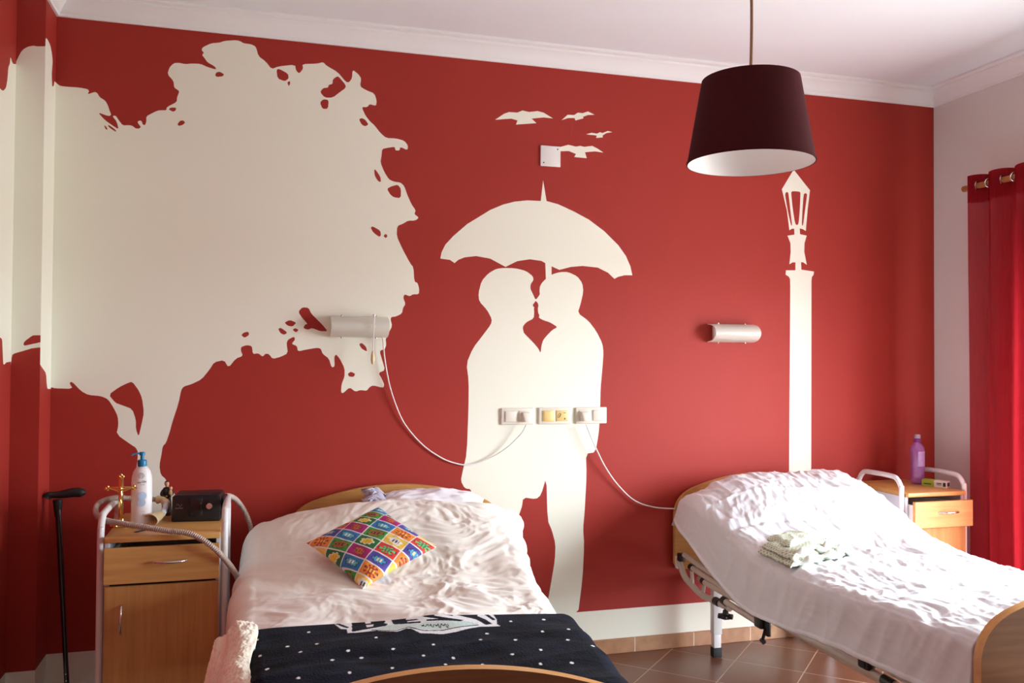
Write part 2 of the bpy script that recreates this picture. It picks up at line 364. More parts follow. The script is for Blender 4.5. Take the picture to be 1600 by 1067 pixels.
# ------------------------------------------------------------------ the mural: outlines as seen on the walls
def ray(px, py):
    return _f+_r*((px-800)/FPX)-_u*((py-533.5)/FPX)
def on_plane(px, py, axis, val):
    d = ray(px, py); t = (val-CAM[axis])/d[axis]; return CAM+d*t
def T(x0, y0, s, pts): return [(x0+x/s, y0+y/s) for x, y in pts]
TREE = [(60, 127), (86, 127), (90, 131.5), (94.3, 134.3), (106, 135.7), (121.9, 136.5), (136.8, 139.1), (139.4, 142.3), (136.8, 147.4), (148.4, 143.4), (152.2, 145.5), (155.9, 151.9), (164.4, 157.2), (168.6, 164.6), (171.3, 173.1), (174, 179.5), (169.7, 181.6), (152.7, 175.3), (164.4, 188), (175, 195.5), (185.6, 202.4), (182.5, 190.1), (175.5, 181.1), (180.9, 180.6), (185.6, 188), (192, 196), (201.6, 195.5), (206.9, 196.5), (212.2, 200.8), (217.5, 201), (220.2, 198.1), (215.4, 192.3), (215.4, 189.6), (219.1, 188), (221.8, 190.1), (222.8, 194.4), (226.6, 195.7), (228.7, 190.1), (228.7, 181.6), (238.8, 176.3), (244.1, 173.7), (249, 172.2), (260.2, 172.2), (260.2, 168.5), (264, 165.5), (276, 159.5), (276.7, 152), (280.2, 143), (278.2, 140.7), (272.2, 137), (271.2, 126.5), (261.7, 116), (264.7, 105.5), (271.5, 98.7), (279, 98), (289.5, 100.2), (300, 99.2), (313.5, 99.8), (324, 104.7), (338.2, 108.9), (336, 104), (324, 97.2), (319.5, 90.5), (315.7, 86), (318.7, 82.2), (315, 78.5), (316.5, 74), (330, 67.5), (343.5, 66.5), (351, 63.8), (369, 62.7), (375, 64.2), (381, 67.7), (393, 69.2), (400, 73.2), (403.7, 87.5), (415, 96), (424.5, 108), (435, 103.7), (461, 101), (462.5, 110), (467.5, 115), (473.7, 107.5), (472.5, 100), (495, 99.5), (505, 97), (510, 102.5), (527.5, 112.5), (540, 127.5), (545, 129), (550, 122.5), (551, 108.7), (560, 116), (564.5, 122.5), (562.5, 135), (572.5, 141), (585, 146), (588.7, 157.5), (587.5, 165.5), (577.5, 162.5), (573.7, 167.5), (565, 167), (571, 180.6), (578.4, 190), (585, 195.6), (594.4, 207.8), (603.7, 215.7), (618.7, 216.2), (631.9, 220), (637.5, 227.5), (636.6, 234.6), (625.3, 229.4), (624.4, 235), (617.8, 235), (616.9, 229.4), (605.6, 230.9), (597.2, 232.7), (596.2, 242.5), (594.4, 253.7), (600, 267.8), (607.5, 280), (615, 283.7), (626.2, 285.2), (631.9, 291.2), (635.6, 302.5), (643.1, 319.4), (649.7, 328.7), (647.2, 334.4), (654.7, 340), (648.7, 344.7), (637.5, 344.7), (630, 349.4), (620.6, 353.1), (619.7, 368.7), (629, 389.4), (641.2, 411.9), (646, 417.5), (647.4, 440), (652.5, 441.9), (655, 451.2), (654.4, 459.7), (645, 459.7), (640.3, 462.9), (631.9, 459.7), (630, 465.3), (633.7, 474.7), (629.6, 481.2), (628.1, 489.7), (618.7, 494.4), (611.2, 495.3), (610.3, 499), (612.7, 509.4), (607.9, 518.7), (602.5, 529), (603.6, 538.9), (601, 545.9), (596.1, 546.6), (593.3, 549.4), (596.8, 561.4), (601.8, 578.2), (591.2, 582.5), (596.8, 592.3), (600.4, 600.7), (599, 606.1), (582.8, 601.9), (577.2, 605), (573, 610.6), (563.1, 609.2), (555.4, 612), (546.2, 605), (536.4, 614.1), (532.9, 613.4), (533.6, 600.7), (538.5, 588.1), (538.5, 575.4), (530.8, 560), (525.1, 553.6), (522.3, 557.2), (523, 572.6), (518.1, 574), (513.9, 560), (504.1, 552.9), (501.2, 544.5), (494.9, 543.4), (478, 546.2), (465.4, 549), (464, 540.5), (455.5, 537.2), (461, 530.7), (459.7, 525.6), (449.9, 530.7), (447.7, 536.3), (449.9, 551.8), (438.7, 557.4), (426, 560.8), (420.4, 553.2), (414.8, 552.4), (410.5, 557.4), (403.5, 551.8), (395.1, 553.2), (393.7, 540.5), (385.2, 539.1), (376.8, 542), (376.3, 547.6), (379.6, 556), (368.4, 560.2), (357.1, 574.3), (350.1, 562.5), (334.7, 565.8), (327.6, 577.1), (315, 592.6), (299.5, 600.1), (286.9, 603.8), (283, 609.5), (279, 630), (268.7, 661), (265.6, 673.4), (259.4, 692), (254.2, 697), (252.2, 710.5), (249, 727), (251, 741.4), (259.4, 748.7), (264.5, 762), (273.8, 772.4), (282, 790), (285, 850), (290, 1000), (200, 1000), (205, 800), (212, 745), (216, 707), (212, 699), (206, 695.5), (182, 678.5), (185, 664), (184, 650.2), (177, 636), (168.7, 623.5), (157.4, 618.7), (137.8, 617), (126.5, 610.8), (112.5, 596), (108.2, 598.2), (113.9, 607.5), (84.3, 606.6), (81.5, 604.7), (77.3, 607.5), (60, 607.5)]
TREE_H = [
 [(169.8, 616.5), (185.5, 605.2), (198, 599), (206.6, 596), (216.5, 609.4), (222, 622), (225, 644.6), (221, 664), (216.5, 682.5), (212.3, 669.9), (212.3, 655.8), (206.6, 639), (191.2, 633.3), (180, 629.1)],
 [(336, 117.5), (338.2, 113), (343.5, 112), (350.2, 116), (348, 119.3), (339, 120.2)],
 [(263.2, 170.7), (267, 168), (275.2, 168.2), (274.8, 172.2), (270.7, 174.8)],
 [(277.2, 194), (281.2, 188.7), (286.5, 188), (289.5, 191.7), (285, 195.5), (279, 196.7)],
 [(162.8, 196.5), (164.4, 196), (168.1, 201.3), (167, 202.9), (164.4, 200.8)],
 [(168.1, 195.5), (170.8, 195.7), (178.2, 200.8), (182.5, 205.5), (179.3, 205), (170.8, 199.2)],
 [(432, 108.8), (436.2, 107.5), (450, 115), (451.2, 122.5), (445, 127), (433.7, 122.5)],
 [(448.7, 128.8), (452.5, 126.3), (453.7, 130), (451.2, 135)],
 [(500, 143.8), (505, 137.5), (512.5, 137), (513.7, 132.5), (519.5, 131.3), (520, 123.8), (527.5, 118.8), (531.2, 122), (540, 132.5), (540, 137.5), (531.2, 143.8), (520, 152.5), (507.5, 152.5)],
 [(500, 160), (505, 155), (513.7, 156.2), (512.5, 170), (503.7, 170)],
 [(561, 186.2), (565.3, 184.4), (571, 187.2), (576, 194.7), (570, 197.5), (564.4, 193.7)],
 [(584.6, 265), (586.9, 265), (594.4, 276.2), (595.3, 284.7), (590.6, 282.8), (585.4, 274.4)],
 [(604.7, 295), (611.2, 291.2), (621.6, 288.4), (626.6, 295), (626.2, 309.6), (615, 308.1), (609.4, 303.4)],
 [(579, 355.6), (582.2, 353.4), (594.4, 360.3), (595.3, 367.8), (592.5, 370.2), (583.1, 363.1)],
 [(599, 368.7), (602.8, 365), (605.6, 368.7), (602.8, 372.1)],
 [(376.8, 523.7), (381, 519.5), (388, 518), (389.5, 523), (382.4, 527.9)],
 [(434.4, 513.8), (438.7, 511.9), (449.3, 519.5), (444.3, 523), (438.7, 520.9)],
 [(444.3, 504), (452.7, 499.8), (463.4, 504), (457, 510.2), (449.9, 509)],
 [(457, 515.2), (461.1, 512.4), (466.8, 515.2), (462.6, 519.5)],
 [(465.9, 487.1), (472.4, 480.1), (482.2, 480.7), (486.4, 490), (494.9, 498.4), (503.3, 506.8), (512.3, 517.5), (500.5, 517.5), (487.8, 512.4), (480.8, 515.2), (473.8, 512.4), (476.6, 506.8), (480.8, 506.2), (472.4, 497)],
 [(560.9, 537.7), (565.2, 535.5), (572.2, 542), (573.6, 549.5), (565.2, 544.8)],
 [(543.2, 584.1), (548.3, 580.5), (555.3, 584.1), (552.5, 588.9), (545.5, 588.3)]]
UMB = [(848.6, 281.6), (854, 314), (872, 319), (896, 330), (920, 343), (944, 361), (966, 383), (978, 400), (985, 416), (988, 430), (976, 430), (966, 432.4), (960, 435.6), (950, 426), (934, 418), (910, 415.4), (892, 417), (874, 421.6), (861.8, 416), (861.8, 431), (853, 437), (852, 411), (846, 407.6), (828, 405), (808, 408), (790, 417), (766, 404), (744, 400), (726, 402), (716, 406), (710.4, 411), (703, 406), (688, 404), (690, 394), (696, 382), (708, 369), (730, 350), (766, 328), (786, 319.6), (804, 315), (824, 313), (845, 314)]
COUPLE = [(786.5, 418.6), (804.8, 419), (821.8, 423.1), (832.8, 431.7), (833.5, 437.8), (829.1, 443.9), (828.7, 451.2), (832.8, 459.7), (837, 468.9), (843.6, 460.2), (843, 455), (843.4, 448.4), (846.2, 442.5), (852.5, 436), (862, 428.8), (875.4, 424.9), (887.6, 424.9), (902.2, 431.7), (910, 442.6), (911.5, 456), (907, 475.5), (902.7, 489), (919.3, 501), (931.5, 517), (941.2, 536.4), (943, 551), (941.2, 575.4), (938.3, 607), (937.8, 635), (936.6, 663), (935, 680), (930.4, 706.5), (915.6, 708.7), (916.5, 742), (913.4, 800.8), (911, 825.6), (912.8, 850), (910.3, 903), (902.4, 965), (840, 980), (854.7, 946), (860.8, 912), (867, 875), (868, 850), (862.4, 828.7), (855.6, 813), (853.7, 745), (845.4, 773), (837.6, 779.8), (817.5, 777), (815, 794.7), (800, 830), (745, 830), (736, 775.5), (736, 764.3), (726.3, 763), (720, 751.4), (723, 736), (729.4, 708), (732, 640), (732.4, 595), (728.8, 568), (739, 543.8), (756, 521.8), (767, 507), (768.7, 498.7), (761, 484), (748.7, 470.7), (747.5, 458.5), (752.4, 439), (763.4, 426.8), (775.5, 420)]
COUPLE_H = [[(837, 469.8), (840.3, 473.3), (841.4, 477.2), (840.3, 482.5), (841, 489), (843, 493), (841.7, 496.3), (848.9, 500.2), (859.4, 503.5), (871.4, 511), (863.3, 515.3), (855.4, 523.2), (848.9, 531), (846.2, 539), (844.7, 552), (841, 544.2), (833.1, 535), (820, 521.9), (818.2, 519.4), (816.5, 510.9), (821.8, 503.6), (834, 497.5), (834.7, 487.7), (834.2, 482.5), (834.8, 480.5), (832, 476.6), (835.7, 472)]]
BIRDS = [T(750, 130, 5.333, p) for p in (
 [(125, 305), (200, 255), (240, 240), (310, 245), (355, 227), (410, 240), (480, 232), (530, 245), (608, 293), (530, 285), (430, 295), (470, 333), (300, 345), (312, 310), (260, 295)],
 [(680, 308), (730, 263), (785, 265), (815, 245), (855, 250), (900, 235), (955, 263), (900, 265), (858, 280), (862, 293), (795, 310), (788, 290), (735, 290)],
 [(885, 425), (930, 413), (975, 420), (1000, 408), (1020, 415), (1065, 398), (1103, 407), (1055, 415), (1022, 435), (1022, 452), (968, 456), (972, 435), (920, 430)],
 [(655, 535), (735, 513), (800, 528), (835, 522), (870, 530), (935, 522), (980, 545), (1028, 578), (960, 568), (875, 575), (890, 625), (785, 615), (800, 590), (740, 565), (655, 567)])]
LAMP = T(1200, 250, 5.08, [(203, 70), (211, 70), (215, 90), (333, 240), (315, 390), (300, 563), (275, 548), (252, 543), (254, 588), (307, 600), (290, 660), (288, 730), (308, 832), (280, 812), (262, 810), (265, 870), (365, 885), (362, 910), (348, 930), (345, 960)]) + [(1267.5, 725), (1266, 975), (1232, 980), (1233, 725)] + T(1200, 250, 5.08, [(177, 1000), (175, 945), (165, 925), (140, 910), (143, 875), (218, 875), (218, 812), (195, 812), (170, 827), (180, 730), (178, 660), (155, 600), (210, 592), (208, 545), (190, 545), (170, 557), (150, 400), (110, 232), (195, 90)])
LAMP_H = [T(1200, 250, 5.08, p) for p in (
 [(140, 258), (155, 253), (163, 265), (180, 420), (192, 520), (182, 518), (160, 420), (135, 280)],
 [(183, 258), (190, 250), (200, 247), (245, 250), (255, 255), (258, 265), (252, 400), (243, 505), (230, 518), (215, 505), (195, 380)],
 [(282, 275), (295, 262), (308, 268), (310, 280), (290, 430), (278, 520), (268, 520), (272, 420)])]
FC = T(0, 50, 10.67, [(725, 240), (720, 150), (772, 95), (800, 140), (840, 220), (865, 350), (880, 490), (870, 600), (862, 700), (868, 870), (872, 910), (897, 900), (908, 810), (935, 860)]) + [(100, 134), (100, 608), (75, 607.4), (74.2, 607.4), (73.1, 601.2), (72, 583.2), (67.5, 576.5), (60, 567.5), (54, 560.7), (40, 545), (40, 80)]
FC_H = [[(46, 523), (55.2, 524), (57, 536.8), (46, 538)]]
FB = T(0, 50, 10.67, [(200, 540), (235, 545), (245, 535), (270, 490), (320, 390), (355, 325), (400, 280), (470, 243), (555, 228), (620, 240), (720, 238)]) + [(85, 72), (85, 543), (53.4, 543), (33.7, 549), (21.9, 552.3), (18.6, 555), (16.9, 572), (11.2, 564), (-5, 555), (-5, 100)]
FB_H = [[(70, 523.8), (54, 523.8), (50.6, 524.2), (37.7, 533.7), (36.6, 538.8), (39.4, 540), (54, 536.6), (70, 534)]]
FA = [(-40, 120), (0, 138), (2.8, 141), (5.6, 141.7), (9.4, 137.2), (11.7, 124), (13.1, 104.4), (15.5, 99.7), (16.4, 88), (19.2, 97.8), (22, 100.6), (40, 101), (40, 565), (10.7, 565.2), (6.7, 569.7), (5, 569), (4, 545), (3.4, 529.8), (0, 527), (-40, 520)]

def chaikin(P, it=1):
    for _ in range(it):
        Q = []
        for i in range(len(P)):
            a, b = P[i], P[(i+1) % len(P)]
            Q += [(a[0]*.8+b[0]*.2, a[1]*.8+b[1]*.2), (a[0]*.2+b[0]*.8, a[1]*.2+b[1]*.8)]
        P = Q
    return P
def inside(pt, poly):
    x, y = pt; c = False; n = len(poly); j = n-1
    for i in range(n):
        xi, yi = poly[i]; xj, yj = poly[j]
        if (yi > y) != (yj > y) and x < (xj-xi)*(y-yi)/(yj-yi)+xi: c = not c
        j = i
    return c
def painted(bm, rect, whites, holes, to3, band):
    """triangulate a wall rectangle so that the painted outlines are mesh edges; material 0 red, 1 white."""
    a0, b0, a1, b1 = rect
    V, E = [], []
    def add(P):
        s = len(V); V.extend(P); E.extend((s+i, s+(i+1) % len(P)) for i in range(len(P)))
    add([(a0, b0), (a1, b0), (a1, b1), (a0, b1)])
    V.extend([(a0, band), (a1, band)]); E.append((len(V)-2, len(V)-1))
    cl = lambda P: [(min(max(x, a0), a1), min(max(y, b0), b1)) for x, y in P]
    Ws, Hs = [cl(p) for p in whites], [cl(p) for p in holes]
    def dedupe(P):
        Q = [P[0]]
        for p in P[1:]:
            if abs(p[0]-Q[-1][0])+abs(p[1]-Q[-1][1]) > 1e-5: Q.append(p)
        return Q
    for p in Ws+Hs: add(dedupe(p))
    r = delaunay_2d_cdt([Vector(v) for v in V], E, [], 0, 1e-6)
    vs = [bm.verts.new(to3(v.x, v.y)) for v in r[0]]
    for f in r[2]:
        c = sum((r[0][i] for i in f), Vector((0, 0)))/len(f)
        w = c.y < band or (any(inside(c, p) for p in Ws) and not any(inside(c, p) for p in Hs))
        try:
            bf = bm.faces.new([vs[i] for i in f]); bf.material_index = 1 if w else 0
        except ValueError: pass

ZS = .2176
def proj_poly(P, axis, val, ca, cb, it=1):
    P = chaikin(P, it) if it else P
    return [(lambda q: (q[ca], q[cb]))(on_plane(x, y, axis, val)) for x, y in P]

# ------------------------------------------------------------------ room shell
bm = bmesh.new()
Ws = [proj_poly(p, 1, 0., 0, 2, k) for p, k in [(TREE, 1), (UMB, 0), (COUPLE, 1), (LAMP, 0)]+[(b, 0) for b in BIRDS]]
Hs = [proj_poly(p, 1, 0., 0, 2, 1) for p in TREE_H+COUPLE_H+LAMP_H]
painted(bm, (0, 0, RW, HZ), Ws, Hs, lambda a, b: Vector((a, 0, b)), ZS)
for f in bm.faces:
    if f.normal.y > 0: f.normal_flip()
vs = box(bm, (0, .001, 0), (RW, .2, HZ), mi=1)
me = bpy.data.meshes.new('wall_back'); bm.to_mesh(me); bm.free()
tag(link('wall_back', me, [RED, CREAM], smooth=0), 'red back wall with a white painted tree, couple under an umbrella, birds and street lamp', kind='structure')
bm = bmesh.new()
painted(bm, (-COLD, 0, 0, HZ), [proj_poly(FC, 0, 0., 1, 2)], [proj_poly(h, 0, 0., 1, 2) for h in FC_H], lambda a, b: Vector((0, a, b)), ZS)
painted(bm, (-COLB, 0, 0, HZ), [proj_poly(FB, 1, -COLD, 0, 2)], [proj_poly(h, 1, -COLD, 0, 2) for h in FB_H], lambda a, b: Vector((a, -COLD, b)), ZS)
fa = proj_poly(FA, 0, -COLB, 1, 2)
painted(bm, (RY, 0, -COLD, HZ), [fa], [], lambda a, b: Vector((-COLB, a, b)), ZS)
box(bm, (-.4, RY, 0), (-COLB-.001, .2, HZ), mi=1); box(bm, (-COLB-.0005, -COLD+.001, 0), (-.001, .2, HZ), mi=1)
me = bpy.data.meshes.new('wall_left'); bm.to_mesh(me); bm.free()
tag(link('wall_left', me, [RED, CREAM], smooth=0), 'red left wall and corner column with the end of the white painted tree', kind='structure')
bm = bmesh.new()
TH = .28
for lo_, hi_ in (((RW, WY0, 0), (RW+TH, .2, HZ)), ((RW, RY, 0), (RW+TH, WY1, HZ)), ((RW, WY1, WZ1), (RW+TH, WY0, HZ)), ((RW, WY1, 0), (RW+TH, WY0, WZ0))):
    box(bm, lo_, hi_)
tag(fin('wall_right', bm, WALLW, smooth=0), 'plain white right wall with the balcony window', kind='structure')
bm = bmesh.new(); box(bm, (-.4, RY-.2, 0), (RW+TH, RY, HZ))
tag(fin('wall_front', bm, mat('pale_wall_paint', rgb(178, 176, 168), .8), smooth=0), 'plain pale wall behind the viewer', kind='structure')
bm = bmesh.new(); box(bm, (-.4, RY-.2, -.1), (RW+TH, .2, 0))
tag(fin('floor', bm, FLOORM, smooth=0), 'brown floor of square tiles laid diagonally', kind='structure')
bm = bmesh.new(); box(bm, (-.4, RY-.2, HZ), (RW+TH, .2, HZ+.1))
tag(fin('ceiling', bm, CEILW, smooth=0), 'plain white ceiling', kind='structure')
# cornice: profile (out, z) swept along the walls
PROF = [(0, 2.912), (.010, 2.912), (.013, 2.918), (.013, 2.924), (.018, 2.928), (.026, 2.945), (.044, 2.966), (.066, 2.976), (.070, 2.982), (.070, 2.987), (.094, 2.989), (.098, 2.993), (.098, 3.0), (0, 3.0)]
def cornice(name, path, label):
    """path: floor points, room on the left-hand side of travel, mitred."""
    bm = bmesh.new(); P = [Vector(p) for p in path]; rings = []
    for i, p in enumerate(P):
        def nrm(a, b):
            d = (b-a).normalized(); return Vector((-d.y, d.x))
        if i == 0: m = nrm(P[0], P[1])
        elif i == len(P)-1: m = nrm(P[-2], P[-1])
        else:
            a, b = nrm(P[i-1], P[i]), nrm(P[i], P[i+1]); m = (a+b)/(1+a.dot(b))
        rings.append([bm.verts.new(Vector((p.x+m.x*o, p.y+m.y*o, z))) for o, z in PROF])
    for a, b in zip(rings, rings[1:]):
        for k in range(len(PROF)):
            bm.faces.new((a[k], a[(k+1) % len(PROF)], b[(k+1) % len(PROF)], b[k]))
    bm.faces.new(rings[0]); bm.faces.new(rings[-1][::-1])
    tag(fin(name, bm, PLASTER, smooth=30), label, kind='structure')
cornice('trim_1', [(RW, RY), (RW, 0), (0, 0), (0, -COLD), (-COLB, -COLD), (-COLB, RY)], 'white moulded plaster cornice around the ceiling')
bm = bmesh.new(); box(bm, (0, -.012, 0), (RW, .0, .0725), .002, 1)
tag(fin('baseboard_back', bm, SKIRT, smooth=0), 'tan tiled skirting along the mural wall', kind='structure')
bm = bmesh.new(); box(bm, (RW-.012, WY0, 0), (RW, -.012, .0725), .002, 1); box(bm, (RW-.012, RY, 0), (RW, WY1, .0725), .002, 1)
tag(fin('baseboard_right', bm, SKIRT, smooth=0), 'tan tiled skirting along the right wall', kind='structure')
bm = bmesh.new(); box(bm, (0, -COLD, 0), (.012, -.012, .0725)); box(bm, (-COLB, -COLD-.012, 0), (.012, -COLD, .0725)); box(bm, (-COLB, RY, 0), (-COLB+.012, -COLD-.012, .0725))
tag(fin('baseboard_left', bm, SKIRT, smooth=0), 'tan tiled skirting along the left wall', kind='structure')
win = empty('window_1', (RW+.2, (WY0+WY1)/2, WZ0)); tag(win, 'white framed balcony window behind the red curtain', kind='structure')
bm = bmesh.new(); hw = (WY0-WY1)/2; hh = WZ1-WZ0; X = 0
for lo_, hi_ in (((-.03, -hw, 0), (.03, -hw+.06, hh)), ((-.03, hw-.06, 0), (.03, hw, hh)), ((-.03, -hw+.06, 0), (.03, hw-.06, .07)), ((-.03, -hw+.06, hh-.06), (.03, hw-.06, hh)), ((-.03, -.03, .07), (.03, .03, hh-.06))):
    box(bm, lo_, hi_, .004, 1)
fin('window_frame', bm, WHITEP, win)
for a, b in ((-hw+.06, -.03), (.03, hw-.06)):
    bm = bmesh.new(); box(bm, (-.003, a, .07), (.003, b, hh-.06)); fin('pane', bm, GLASS, win, smooth=0)

# ------------------------------------------------------------------ hospital beds
def board(name, parent, apex, k, half, z0, y0, y1, mats, r=.10):
    """arched wooden end board; local x across, y depth."""
    pts = []
    zt = lambda s: apex-k*s*s
    n = 22
    pts += [(half-.03, z0), (half-.012, z0+.008), (half, z0+.03)]
    p0, p1, p2 = (half, zt(half)-r*1.0), (half, zt(half)), (half-r, zt(half-r))
    arc = [((1-t)**2*p0[0]+2*t*(1-t)*p1[0]+t*t*p2[0], (1-t)**2*p0[1]+2*t*(1-t)*p1[1]+t*t*p2[1]) for t in (i/8 for i in range(9))]
    pts += arc
    for i in range(1, n): s = (half-r)*(1-2*i/n); pts.append((s, zt(s)))
    pts += [(-a, b) for a, b in arc[::-1]]
    pts += [(-half, z0+.03), (-half+.012, z0+.008), (-half+.03, z0)]
    bm = bmesh.new()
    extrude(bm, pts, y0, y1, lambda a, b, d: Vector((a, d, b)), bev=.003, mi=0, mi_side=1)
    return fin(name, bm, mats, parent, 30)
def bed(loc, rz, label, head, foot, k, half, plat):
    b = empty('hospital_bed', loc, rz, label, 'bed', 'hospital beds along the mural wall')
    board('headboard', b, head, k, half, .405, -.012, .014, [BEECH, EDGEB])
    board('footboard', b, foot, k, half, .28, -2.085, -2.055, [BEECHD, EDGEB])
    bm = bmesh.new()
    for s in (-1, 1): tube(bm, [(s*.345, -2.05, plat-.065), (s*.345, -.02, plat-.065)], .017, 14)
    for y in (-.10, -1.0, -1.98): box(bm, (-.345, y-.015, plat-.08), (.345, y+.015, plat-.05), .004)
    fin('bed_frame', bm, BMETAL, b)
    for sx_ in (-1, 1):
        for y in (-.145, -1.93):
            x = sx_*.315
            bm = bmesh.new()
            box(bm, (x-.024, y-.02, .11), (x+.024, y+.02, plat-.05), .006)
            box(bm, (x-.020, y-.017, .045), (x+.020, y+.017, .12), .004)
            lg = fin('leg', bm, WMETAL, b)
            bm = bmesh.new(); box(bm, (x-.023, y-.019, .0), (x+.023, y+.019, .047), .003); fin('rubber_foot', bm, RUBBER, lg)
    return b
LB = bed((1.467, -.055, 0), -.0945, 'wooden hospital bed with arched boards under the navy blanket, left of the two beds', .888, .757, .47, .49, .47)
RB = bed((3.362, -.05, 0), -.049, 'hospital bed with raised backrest and metal rails under the plain white cover', .885, .832, .5, .478, .42)

def arr_interp(x, tab):
    xs, ys = zip(*tab); return np.interp(x, xs, ys)
def smooth_interp(x, tab, w=.05):
    return sum(arr_interp(x+d*w, tab) for d in (-1.5, -1, -.5, 0, .5, 1, 1.5))/7
def drape(vs, nu, wl, wr, top, drop_l, drop_r, r, flare=.05):
    """cloth laid over a mattress. vs: distances from the head; returns (nv,nu,3) local positions and (u,v,side)."""
    rows = []; U = []; S = []
    for v in vs:
        a, b, dl, dr = wl(v), wr(v), drop_l(v), drop_r(v)
        q = math.pi*r/2; flat = a+b-2*r
        tot = dl+q+flat+q+dr
        d = np.linspace(0, tot, nu)
        x = np.zeros(nu); z = np.zeros(nu); sd = np.zeros(nu)
        zl = top(np.array([-a+r]), v)[0]; zr = top(np.array([b-r]), v)[0]
        m = d < dl; x[m] = -a-flare*(dl-d[m]); z[m] = zl-r-(dl-d[m]); sd[m] = -1
        m = (d >= dl) & (d < dl+q); th = (d[m]-dl)/r; x[m] = -a+r-r*np.cos(th); z[m] = zl-r+r*np.sin(th); sd[m] = -1+th/(math.pi/2)
        m = (d >= dl+q) & (d <= dl+q+flat); x[m] = -a+r+(d[m]-dl-q); z[m] = top(x[m], v)
        m = (d > dl+q+flat) & (d <= dl+2*q+flat); th = (d[m]-dl-q-flat)/r; x[m] = b-r+r*np.sin(th); z[m] = zr-r+r*np.cos(th); sd[m] = th/(math.pi/2)
        m = d > dl+2*q+flat; e_ = d[m]-dl-2*q-flat; x[m] = b+flare*e_; z[m] = zr-r-e_; sd[m] = 1
        rows.append(np.stack([x, np.full(nu, -v), z], -1)); U.append(d-dl-q-a+r); S.append(sd)
    return np.array(rows), np.array(U), np.array(S)
def mattress(parent, top, half, thick, name='mattress'):
    vs_ = np.linspace(.05, 2.03, 60); us = np.linspace(-half, half, 16)
    bm = bmesh.new(); A, B = [], []
    for v in vs_:
        z = top(us*0, v)-.045
        A.append([bm.verts.new((u, -v, zz)) for u, zz in zip(us, z)]); B.append([bm.verts.new((u, -v, zz-thick)) for u, zz in zip(us, z)])
    for G, fl in ((A, 0), (B, 1)):
        for i in range(len(vs_)-1):
            for j in range(len(us)-1): bm.faces.new((G[i][j], G[i][j+1], G[i+1][j+1], G[i+1][j]))
    for i in range(len(vs_)-1):
        for j in (0, len(us)-1): bm.faces.new((A[i][j], A[i+1][j], B[i+1][j], B[i][j]))
    for i in (0, len(vs_)-1):
        for j in range(len(us)-1): bm.faces.new((A[i][j], A[i][j+1], B[i][j+1], B[i][j]))
    return fin(name, bm, MATTR, parent)

# ---- left bed: mattress, pillow, duvet, blanket
L_TAB = [(.05, .70), (.10, .80), (.17, .845), (.28, .845), (.42, .815), (.60, .745), (.78, .685), (.95, .660), (1.25, .655), (1.5, .665), (2.06, .655)]
def l_top(u, v):
    hd = 1-smooth01(np.array(v), .45, .8)
    return smooth_interp(v, L_TAB, .04) - .085*hd*(np.abs(u)/.55)**2.2 - .012*(1-hd)*(np.abs(u)/.5)**4
mattress(LB, lambda u, v: u*0+.60, .44, .12)
l_wl = lambda v: float(smooth_interp(v, [(0, .585), (.25, .64), (.5, .655), (.9, .62), (1.5, .575), (2.1, .57)]))
l_wr = lambda v: float(smooth_interp(v, [(0, .53), (.18, .55), (.30, .51), (.6, .47), (1.0, .455), (1.5, .45), (2.1, .45)], .03))
def cloth(name, mats, P, disp, thick, parent=None, cols=None, loc=None, rz=0.):
    P, disp = P[:, ::-1], disp[:, ::-1]                        # so that the faces look up
    cols = None if cols is None else cols[:, ::-1]
    n = normals(P); P2 = P+n*disp[..., None]
    o = grid_mesh(name, P2, mats, parent, cols)
    if loc is not None: o.location = loc; o.rotation_euler = (0, 0, rz)
    if thick:
        s = o.modifiers.new('thickness', 'SOLIDIFY'); s.thickness = thick; s.offset = -1
    return o
vs = np.linspace(.055, 2.035, 300)
P, U, S = drape(vs, 330, l_wl, l_wr, l_top, lambda v: .26, lambda v: .24, .075, .04)
Vv = vs[:, None]+U*0
wx = U+.10*perlin(U*4, Vv*4, 3); wy = Vv+.10*perlin(U*4, Vv*4, 9)
puff = .014*fbm(U*3.2, Vv*3.2, 2, 1)
crump = .006*ridge(wx*6, wy*5, 2, 2)+.0048*ridge(wx*14, wy*12, 2, 5)+.0022*ridge(wx*31, wy*27, 1, 7)
lng = .007*ridge(wx*3+wy*5, wy*9-wx*3, 2, 12)
rightw = .35+.65*smooth01(U, -.25, .2)                     # left half is smoother
tops = 1-np.abs(S)*.6
fade = 1-.65*smooth01(Vv, 1.35, 1.5)
side = .008*np.abs(S)*ridge(Vv*7+U*2, U*2, 2, 8)
edge = -.02*np.exp(-((Vv-.055)/.03)**2)
disp = (puff+.68*crump*rightw*tops+.6*lng*(.4+.6*rightw)*tops)*fade+side+edge
tag(cloth('duvet', DUVET, P, disp, .02, loc=LB.location, rz=-.0945), 'crumpled ivory satin duvet spread over the left bed under the comic cushion', 'duvet')
